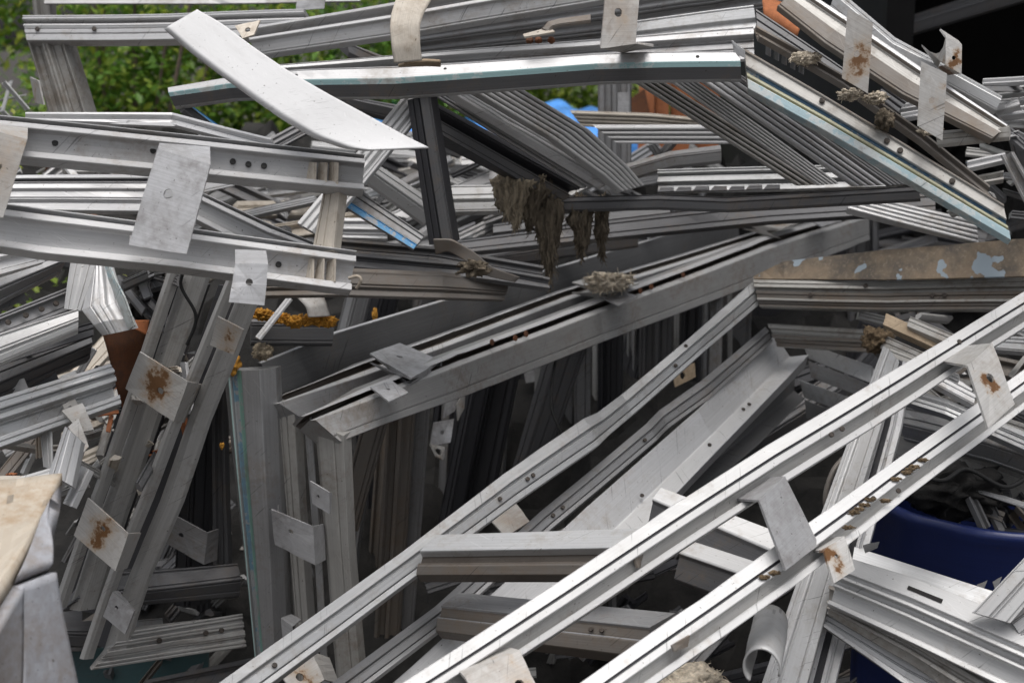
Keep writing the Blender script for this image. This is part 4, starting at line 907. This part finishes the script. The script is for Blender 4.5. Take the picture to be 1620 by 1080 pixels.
ribbon('strap', 'cream', [(628, -6, 2.78, 690, -12, 2.8), (619, 22, 2.76, 672, 18, 2.78), (617, 45, 2.75, 664, 40, 2.77), (620, 75, 2.75, 664, 70, 2.77), (624, 100, 2.76, 667, 96, 2.78)], t, th=.006)
ribbon('foot', 'wood', [(640, 101, 2.78, 630, 104, 2.82), (672, 95, 2.8, 675, 103, 2.84), (697, 97, 2.84, 697, 104, 2.88)], t, th=.006)
t = TH('rusty_strap', 'cream metal strap with a rusty bolt hole over the upper rails', 'bracket')
plate('strap', 'plate_rusty', [(958, -14, 2.76), (1011, -14, 2.78), (1005, 68, 2.78), (950, 76, 2.76)], t, (.42, .4, .0085), [(2, (1034, 72, 2.9), (985, 82, 2.9))], .006)
def latch():
    t = TH('latch', 'dark worn window latch lying between the upper rails', 'latch')
    plate('base', 'cream', [(828, 56, 2.9), (870, 44, 2.9), (878, 52, 2.88), (830, 60, 2.88)], t, (.5, .4, .003))
    S('lever', 'brown', 'ridge', [(852, 44, 866, 46, 2.88), (864, 30, 872, 38, 2.88), (884, 25, 886, 34, 2.88), (934, 18, 934, 28, 2.88)], t)
    for x in (838, 852, 872): lump('bolt', 'rust', (x, 64, 2.92), .008, .007, .007, t, x, .2, 3)
latch()
# light stile and dark post that prop the tilted frame
B('light grooved bar leaning down left under the tilted frame', 'white', 'multi', [(640, 148, 674, 164, 2.98), (560, 246, 596, 262, 2.96), (470, 352, 506, 372, 2.92)])
B('blackish post propping up the left end of the ribbed slats', 'dark', ([(0, -.3), (.1, -.05), (.52, -.02), (.54, -.1), (.58, -.1), (.6, 0), (1, -.04)], .7), [(640, 160, 680, 150, 2.94), (674, 388, 717, 384, 3.0)], mats={5: 'dim'})
# ribbed slats
g = 'ribbed slats under the tilted frame'
def slat(label, mat, con, st, dt=.02): return B(label, mat, con, st, 'ribbed slat', 'ribbed_slat', g, dt=dt)
slat('broad bright ribbed slat nearest the green gap', 'white', 'rib6', [(814, 131, 744, 142, 2.99), (936, 204, 872, 217, 3.1), (998, 262, 955, 276, 3.17), (1022, 292, 985, 302, 3.2)], .07)
slat('darker ribbed slat directly left of the broad bright one', 'pale', 'rib4', [(745, 142, 716, 146, 3.04), (985, 274, 955, 292, 3.22)], .08)
slat('narrow brownish ribbed slat at the left of the bright slats', 'pale', 'rib4', [(714, 145, 686, 150, 3.08), (955, 288, 922, 298, 3.26)])
slat('beige ribbed slat lying level, highest of the level pair', 'cream', 'rib4', [(902, 176, 920, 200, 3.6), (1030, 181, 1030, 204, 3.6), (1160, 194, 1160, 212, 3.6)], -.02)
slat('grey ribbed slat lying level under the beige one', 'pale', 'rib4', [(938, 199, 978, 228, 3.45), (1170, 198, 1190, 228, 3.45)], -.015)
slat('dark edged ribbed slat sloping down right of the orange boards', 'dirty', 'rib4', [(1034, 116, 988, 118, 3.05), (1312, 292, 1262, 294, 3.2)])
slat('light ribbed slat sloping beside the dark edged one', 'white', 'rib5', [(1090, 118, 1046, 118, 3.02), (1330, 290, 1296, 293, 3.16)])
slat('ribbed slat sloping close under the blue edged side rail', 'pale', 'rib4', [(1152, 114, 1096, 117, 2.99), (1404, 292, 1352, 294, 3.08)])
slat('shaded ribbed slat nearest the blue edged side rail', 'grey', 'rib5', [(1205, 128, 1160, 116, 2.97), (1440, 290, 1408, 293, 3.04)])
slat('short ribbed slat end poking up behind the rusty plates', 'dim', 'rib4', [(1408, 128, 1385, 150, 3.2), (1445, 150, 1420, 178, 3.2)])
slat('pale ribbed slat lying behind the lower end of the side rail', 'pale', 'rib5', [(1425, 318, 1340, 328, 3.5), (1545, 345, 1548, 384, 3.4)])
# rails under the slats
B('long grey rail running right beneath the slats', 'dim', ([(0, -.2), (.22, 0), (1, -.06)], .5), [(725, 377, 725, 400, 3.75), (960, 345, 960, 376, 3.7), (1215, 316, 1215, 350, 3.65), (1480, 300, 1480, 332, 3.6)])  # dim colour stands in for the shade of the frame overhead
B('shorter grey rail between the slats and the long grey rail', 'slate', ([(0, -.2), (.3, 0), (1, -.06)], .5), [(780, 352, 780, 368, 3.9), (940, 330, 940, 350, 3.85), (1060, 318, 1060, 338, 3.8)])
B('dim rail low behind the hanging wool', 'dim', 'two', [(700, 408, 700, 428, 4.0), (880, 378, 880, 402, 4.0), (1010, 360, 1010, 384, 4.0)])
o1 = B('slotted grey rail seen under the slats with square tabs', 'alu', 'steps', [(1040, 268, 1040, 300, 3.4), (1260, 262, 1260, 296, 3.3), (1420, 258, 1420, 290, 3.25)])
for i in range(7):
    S('tab', 'dim', 'flat', [(1046 + i * 28, 296 - i * .6, 1040 + i * 28, 303 - i * .6, 3.36 - .02 * i), (1066 + i * 28, 296 - i * .6, 1066 + i * 28, 302 - i * .6, 3.36 - .02 * i)], o1)
B('crooked dim bar behind the level slats', 'grey', 'two', [(985, 258, 1000, 275, 3.5), (1060, 236, 1064, 256, 3.5), (1140, 226, 1142, 248, 3.5)])
B('white rail behind the blackish post', 'white', ([(0, 0), (.55, 0), (.56, -.2), (.66, -.2), (.67, -.04), (1, -.1)], .5), [(688, 294, 690, 334, 3.5), (860, 290, 860, 330, 3.5)])
B('white diagonal rail left of the blackish post', 'white', 'two', [(600, 258, 580, 280, 3.2), (695, 322, 676, 352, 3.25)])
B('grey plate edged with a bright sky blue stripe', 'grey', ([(0, 0), (.66, 0), (.70, .03), (1, -.02)], .2), [(566, 300, 544, 326, 3.0), (672, 372, 654, 394, 3.0)], mats={2: 'skyblue'})
B('pale short rail left of the sky blue striped plate', 'pale', 'steps', [(515, 344, 515, 372, 3.3), (612, 346, 612, 376, 3.3)])
B('dark rail with light edges below the striped plate', 'dim', 'lip', [(520, 376, 530, 398, 3.1), (690, 390, 692, 412, 3.12), (860, 420, 860, 440, 3.15)])
B('second dark rail running under the striped plate', 'dim', 'lip', [(550, 398, 552, 420, 3.05), (760, 418, 760, 440, 3.1), (870, 438, 870, 455, 3.14)])
B('brown dusty rail just above the wide dark plate', 'brown', ([(0, 0), (.15, .03), (.2, 0), (.7, 0), (.72, -.1), (1, -.1)], .4), [(400, 432, 400, 466, 2.9), (545, 423, 540, 465, 2.95), (700, 430, 700, 470, 3.05), (805, 445, 800, 474, 3.15)])
t = TH('twisted_clip', 'twisted brown strap lying over the dark rails', 'bracket')
ribbon('strap', 'brown', [(686, 378, 2.98, 690, 402, 3.0), (714, 378, 2.96, 710, 396, 2.98), (750, 398, 2.98, 738, 414, 2.98), (780, 424, 3.0, 768, 436, 3.0), (822, 438, 3.04, 814, 446, 3.04)], t, th=.005)
lump('dirt', 'wool_dark', (750, 424, 2.98), .03, .014, .02, t, 5, .7, 4, 60)
# mineral wool hanging from the tilted frame
for i, (x, y, rx, ry, l) in enumerate(((812, 314, .045, .062, 'widest'), (840, 322, .034, .06, 'ragged'), (866, 366, .036, .1, 'longest'), (920, 358, .03, .065, 'short dark'), (952, 360, .018, .065, 'thinnest'))):
    o = lump('hanging_wool', 'wool_dark' if i else 'wool_mid', (x, y, 3.26 + .02 * i), rx, ry, .03, seed=60 + i, rough=.4, sub=5, fibres=420, freq=1.6, hang=True)
    tag(o, l + ' strip of mineral wool hanging below the ribbed slats', 'insulation wool')
# rails and plates at top right
t = TH('stained_frame', 'brown stained frame at top right with two long hanging plates on its rail', 'window frame')
S('rail', 'brown', ([(0, -.05), (.04, 0), (.16, 0), (.18, -.12), (.52, -.12), (.54, -.04), (1, -.14)], .4), [(1268, -22, 1232, 4, 2.86), (1340, 25, 1306, 64, 2.82), (1455, 103, 1430, 146, 2.78), (1596, 197, 1572, 214, 2.72)], t, mats={0: 'pale', 1: 'pale', 3: 'dirty'})
S('end_rail', 'dirty', 'two', [(1480, 204, 1480, 222, 2.8), (1596, 195, 1594, 208, 2.72)], t)
plate('plate', 'plate_rusty', [(1341, 14, 2.68), (1381, 37, 2.67), (1373, 148, 2.68), (1332, 124, 2.69)], t, (.48, .55, .006))
plate('plate', 'plate', [(1457, 97, 2.62), (1498, 117, 2.61), (1491, 223, 2.62), (1451, 199, 2.63)], t, (.5, .5, .006))
t = TH('outer_rail', 'pale outer rail above the brown stained frame with a small box clip', 'window frame')
S('rail', 'alu', 'two', [(1326, -22, 1316, 2, 2.98), (1418, 56, 1408, 80, 2.92), (1500, 100, 1494, 120, 2.88), (1588, 148, 1580, 166, 2.84)], t)
plate('box_clip', 'plate', [(1496, 59, 2.74), (1521, 72, 2.74), (1521, 116, 2.74), (1496, 103, 2.74)], t, (.5, .6, .004), [(3, (1458, 72, 2.9), (1484, 108, 2.9)), (0, (1487, 47, 2.86), (1516, 66, 2.86)), (2, (1500, 118, 2.84), (1484, 106, 2.88))])
for i, (x, y, l) in enumerate(((1345, 150, 'on the foot of the rusted hanging plate'), (1385, 155, 'right of the rusted hanging plate'), (1472, 205, 'on the foot of the clean hanging plate'))):
    o = lump('wool_scrap', 'wool', (x, y, 2.74), .02, .010, .02, seed=70 + i, rough=.6, sub=4, fibres=160); tag(o, 'small scrap of beige mineral wool stuck ' + l, 'insulation wool')
o = lump('wool_scrap', 'wool', (1275, 92, 2.88), .028, .012, .02, seed=75, rough=.45, sub=4, fibres=120); tag(o, 'beige fibre caught on the rail above the blue edged corner', 'insulation wool')
o = lump('wool_scrap', 'wool_dark', (1400, 190, 2.78), .018, .02, .02, seed=76, rough=.5, sub=4, fibres=40); tag(o, 'brown lump of wool hanging between the two hanging plates', 'insulation wool')
for i, (x0, y0, x1, y1, w_) in enumerate(((1555, 124, 1650, 118, 8), (1562, 140, 1660, 130, 12), (1575, 156, 1660, 148, 8), (1570, 170, 1660, 160, 14), (1582, 186, 1660, 176, 10), (1420, 165, 1450, 160, 8), (1425, 178, 1455, 172, 10))):
    B('pale rail end in the small stack at the right edge' if i < 5 else 'pale rail end glimpsed between the hanging plates', 'pale', 'lip', [(x0, y0, x0 + 2, y0 + w_, 3.1 + .03 * i), (x1, y1, x1 + 2, y1 + w_, 3.1 + .03 * i)], group='rail ends stacked at the right edge' if i < 5 else 'rail ends between the hanging plates')
B('short pale rail end beside the blue edged side rail', 'pale', 'lip', [(1530, 254, 1532, 266, 3.0), (1590, 241, 1592, 252, 3.0)])
B('short rail end just below the other near the side rail', 'dirty', 'lip', [(1535, 280, 1536, 292, 3.0), (1588, 270, 1588, 284, 3.0)])
B('grey post leaning at the right edge beside the dark shed', 'grey', 'lip', [(1582, 246, 1600, 240, 2.95), (1640, 360, 1664, 352, 2.9)])
B('dim upright post at the right edge in front of the dark shed', 'dim', 'two', [(1588, 180, 1640, 170, 3.3), (1625, 330, 1680, 330, 3.35)])
t = TH('grey_post', 'upright grey window post standing before the blue tarpaulin', 'window frame')
S('post', 'grey', 'steps', [(946, 100, 995, 100, 3.9), (946, 185, 996, 185, 3.92), (946, 300, 996, 300, 3.95)], t)
plate('clip', 'plate_clean', [(977, 146, 3.85), (995, 146, 3.85), (995, 184, 3.86), (977, 184, 3.86)], t, None)

# ================================================================== loose scrap deeper in the heap
def filler(label, group, cat, rect, n, d0, d1, L, Wd, mats, seed, ang=(0, 180), cons=('flat', 'lip', 'two', 'twob', 'groove', 'steps'), name='scrap_bar', notch=()):
    rnd = random.Random(seed)
    for i in range(n):
        while True:
            x = rnd.uniform(rect[0], rect[2]); y = rnd.uniform(rect[1], rect[3])
            if not any(a < x < c and b < y < e for a, b, c, e in notch): break
        a = R(rnd.uniform(*ang)); l = rnd.uniform(*L) / 2; wd = rnd.uniform(*Wd); dx, dy = math.cos(a), -math.sin(a)
        d = rnd.uniform(d0, d1); t = rnd.uniform(-.12, .12)
        o = S(name, rnd.choice(mats), rnd.choice(cons), [(x - dx * l, y - dy * l, x - dx * l - dy * wd, y - dy * l + dx * wd, d - t), (x + dx * l, y + dy * l, x + dx * l - dy * wd, y + dy * l + dx * wd, d + t)])
        tag(o, label, cat, group)
filler('loose pale scrap bar lying far back on the left of the heap', 'loose bars at the back left', 'scrap', (-20, 215, 480, 400), 26, 3.5, 4.6, (60, 260), (8, 26), ['white', 'pale', 'dim', 'grey', 'dirty', 'cream', 'dim'], 1, (-25, 40))
filler('loose scrap bar jumbled among the frames on the left edge', 'loose bars on the left edge', 'scrap', (-20, 560, 330, 760), 30, 3.0, 3.9, (40, 200), (8, 26), ['white', 'pale', 'grey', 'dirty', 'dim', 'cream', 'brown'], 2, (0, 80))
filler('dark loose bar at the bottom left below the leaning frames', 'loose bars at the bottom left', 'scrap', (60, 820, 400, 1100), 18, 3.5, 4.2, (80, 260), (10, 30), ['dim', 'dark', 'dark', 'brown', 'grey'], 3, (0, 90))
filler('loose pale scrap bar seen behind the hanging wool and slats', 'loose bars behind the slats', 'scrap', (520, 230, 1130, 400), 36, 4.9, 5.8, (80, 300), (8, 26), ['pale', 'dim', 'grey', 'dark', 'dim', 'slate'], 4, (-30, 40), notch=((820, 100, 1160, 262),))
filler('loose pale scrap bar heaped before the blue tarpaulin', 'loose bars before the tarpaulin', 'scrap', (560, 205, 900, 300), 22, 4.6, 6.2, (80, 260), (8, 24), ['white', 'pale', 'grey', 'dirty'], 14, (-20, 30))
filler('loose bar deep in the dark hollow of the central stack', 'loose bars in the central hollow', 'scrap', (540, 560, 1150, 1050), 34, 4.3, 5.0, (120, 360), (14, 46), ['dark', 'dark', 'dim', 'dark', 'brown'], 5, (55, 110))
filler('small bent offcut among the scrap on the left edge', 'small offcuts on the left edge', 'offcut', (-10, 570, 310, 790), 70, 2.85, 3.6, (22, 90), (4, 13), ['white', 'pale', 'grey', 'dull', 'dirty', 'cream', 'dim', 'orange_rust'], 21, (-30, 120), name='small_offcut')
filler('small offcut lying between the rails at the back left', 'small offcuts at the back left', 'offcut', (-10, 230, 470, 420), 50, 3.4, 4.4, (22, 90), (4, 13), ['white', 'pale', 'grey', 'dull', 'cream', 'dim', 'rust'], 22, (-60, 100), name='small_offcut')
filler('small offcut wedged among the rails at the right', 'small offcuts at the right', 'offcut', (1390, 490, 1640, 790), 60, 3.1, 3.8, (22, 90), (4, 13), ['pale', 'grey', 'dull', 'dirty', 'dim', 'brown'], 23, (-60, 60), name='small_offcut')
filler('small offcut in the scrap behind the slats and hanging wool', 'small offcuts behind the slats', 'offcut', (530, 225, 1130, 400), 50, 4.3, 5.2, (22, 100), (4, 13), ['pale', 'grey', 'dull', 'white', 'dim'], 24, (-60, 60), name='small_offcut')
filler('small dim offcut fallen under the front frames', 'small offcuts under the front frames', 'offcut', (720, 860, 1300, 1100), 45, 2.95, 3.6, (22, 100), (5, 16), ['dim', 'grey', 'dark', 'dull'], 25, (-20, 90), name='small_offcut')
filler('small offcut low between the leaning frames and the crate', 'small offcuts beside the crate', 'offcut', (90, 790, 380, 1080), 40, 3.3, 3.9, (22, 90), (4, 14), ['dim', 'grey', 'dull', 'brown', 'dirty'], 26, (-20, 90), name='small_offcut')
filler('small offcut stacked at the right edge by the dark shed', 'small offcuts at the right edge', 'offcut', (1530, 120, 1650, 340), 22, 3.05, 3.4, (30, 90), (4, 12), ['pale', 'grey', 'dull', 'dim'], 27, (-60, 40), name='small_offcut')
filler('grey scrap bar lying under the long frames on the right', 'loose bars under the long frames', 'scrap', (1440, 560, 1640, 760), 18, 3.3, 3.9, (70, 170), (10, 30), ['grey', 'dirty', 'alu', 'dim', 'brown'], 6, (-40, 20))
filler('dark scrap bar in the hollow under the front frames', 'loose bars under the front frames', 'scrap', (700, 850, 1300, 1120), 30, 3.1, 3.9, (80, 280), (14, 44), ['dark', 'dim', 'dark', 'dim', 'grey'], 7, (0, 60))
filler('dull scrap bar below the sliding tracks at the bottom right', 'loose bars at the bottom right', 'scrap', (1290, 985, 1640, 1120), 16, 2.9, 3.4, (80, 240), (12, 34), ['grey', 'dirty', 'dim', 'brown', 'alu'], 8, (0, 60))
filler('dim scrap bar behind the brown spotted plate on the right', 'loose bars behind the spotted plate', 'scrap', (1290, 330, 1620, 520), 24, 5.0, 5.7, (60, 260), (8, 26), ['dim', 'grey', 'pale', 'brown', 'dark'], 9, (-20, 40))
filler('dark scrap bar inside the wide mitred frame', 'loose bars inside the wide frame', 'scrap', (1080, 580, 1340, 800), 12, 4.0, 4.5, (120, 260), (20, 50), ['dark', 'dark', 'dim'], 10, (20, 70))
filler('small dark fitting tangled behind the crumpled casing', 'dark fittings behind the casing', 'fitting', (178, 415, 262, 500), 12, 2.95, 3.1, (30, 70), (6, 16), ['dim', 'dark', 'slate'], 15, (-70, 40), name='dark_fitting')
t = TH('foam_bar', 'dark bar crusted with a line of orange foam left of the wide dark plate', 'metal bar')
S('bar', 'dim', 'twob', [(398, 500, 398, 538, 3.2), (530, 502, 528, 540, 3.25)], t)
for i, (x, y, a, b_) in enumerate(((414, 498, .022, .012), (440, 503, .024, .011), (468, 508, .022, .013), (496, 506, .024, .012), (518, 508, .018, .012))):
    lump('foam', 'foam', (x, y, 3.18), a, b_, .016, t, 80 + i, .55, 5, 0, 2.6)
o = lump('foam_blob', 'foam', (593, 498, 3.55), .007, .018, .007, seed=99, rough=.3, sub=3); tag(o, 'small orange foam spike behind the wide dark plate', 'foam')
o = ribbon('burnt_sheet', 'plate_rusty', [(465, 466, 3.16, 510, 464, 3.18), (485, 486, 3.14, 516, 480, 3.16), (488, 502, 3.14, 522, 500, 3.16)], None, curve=.01); tag(o, 'scorched bent sheet above the orange foam', 'sheet metal')
o = S('thin_rod', 'pale', 'ridge', [(452, 468, 458, 470, 3.1), (402, 532, 408, 534, 3.08)]); tag(o, 'thin pale strip leaning in front of the orange foam', 'metal strip')
B('grey post standing between orange foam and wide dark plate', 'grey', 'two', [(545, 464, 580, 464, 3.95), (520, 560, 556, 560, 3.97)])
B('dark post right of the grey one behind the wide dark plate', 'dark', 'two', [(585, 462, 625, 462, 4.0), (560, 560, 600, 560, 4.05)])
B('dim post rightmost behind the wide dark plate', 'dim', 'two', [(655, 455, 685, 452, 4.1), (640, 540, 668, 540, 4.12)])
o = lump('wool_tuft', 'wool_mid', (415, 556, 3.12), .02, .018, .02, seed=33, rough=.4, sub=4, fibres=260); tag(o, 'tuft of wool beside the top of the streaked post', 'insulation wool')
o = lump('black_clump', 'rubble', (225, 470, 3.1), .05, .05, .04, seed=36, rough=.6, sub=4); tag(o, 'black tangled fittings behind the crumpled casing', 'fittings')
def seal(label, pts, r=.004, mat='black'):
    """a loose rubber seal or cable through pixel points"""
    V = [P(*p) for p in pts]; path = []
    for i in range(len(V) - 1):
        p0, p1, p2, p3 = V[max(0, i - 1)], V[i], V[i + 1], V[min(len(V) - 1, i + 2)]
        for j in range(10):
            f = j / 10; path.append(.5 * ((2 * p1) + (p2 - p0) * f + (2 * p0 - 5 * p1 + 4 * p2 - p3) * f * f + (3 * p1 - p0 - 3 * p2 + p3) * f ** 3))
    path.append(V[-1]); vs = []; fs = []; k = 6
    for i, p in enumerate(path):
        A = (path[min(i + 1, len(path) - 1)] - path[max(0, i - 1)]).normalized(); X = A.cross(Vector((.31, .2, .93))).normalized(); Y = A.cross(X)
        for q in range(k): vs.append(p + (X * math.cos(q * 1.047) + Y * math.sin(q * 1.047)) * r)
    for i in range(len(path) - 1):
        for q in range(k): fs.append((i * k + q, i * k + (q + 1) % k, (i + 1) * k + (q + 1) % k, (i + 1) * k + q))
    fs += [tuple(range(k - 1, -1, -1)), tuple(len(vs) - k + q for q in range(k))]
    o = mk('rubber_seal', vs, fs, mat, smooth=True); tag(o, label, 'rubber seal')
seal('black rubber seal looping out beside the upright leg between the long frames', [(1345, 715, 2.95), (1318, 745, 2.93), (1306, 790, 2.93), (1316, 830, 2.95)], .006, 'brown')
seal('thin black seal strip sagging across the dark hollow behind the kinked rail', [(880, 560, 3.7), (872, 640, 3.66), (890, 700, 3.66), (868, 760, 3.7)])
seal('black cable dangling below the scratched plate at left', [(300, 410, 2.7), (286, 450, 2.72), (310, 500, 2.74), (296, 545, 2.76)], .0035)
seal('dark cable lying over the scrap in the barrel', [(1440, 745, 2.95), (1490, 760, 2.9), (1530, 742, 2.93), (1590, 770, 2.9), (1630, 750, 2.92)], .005)
seal('pale plastic cord curled at the end of the lower left channel rail', [(552, 440, 2.48), (566, 437, 2.47), (571, 444, 2.47), (564, 456, 2.48)], .003, 'cream')
finish()
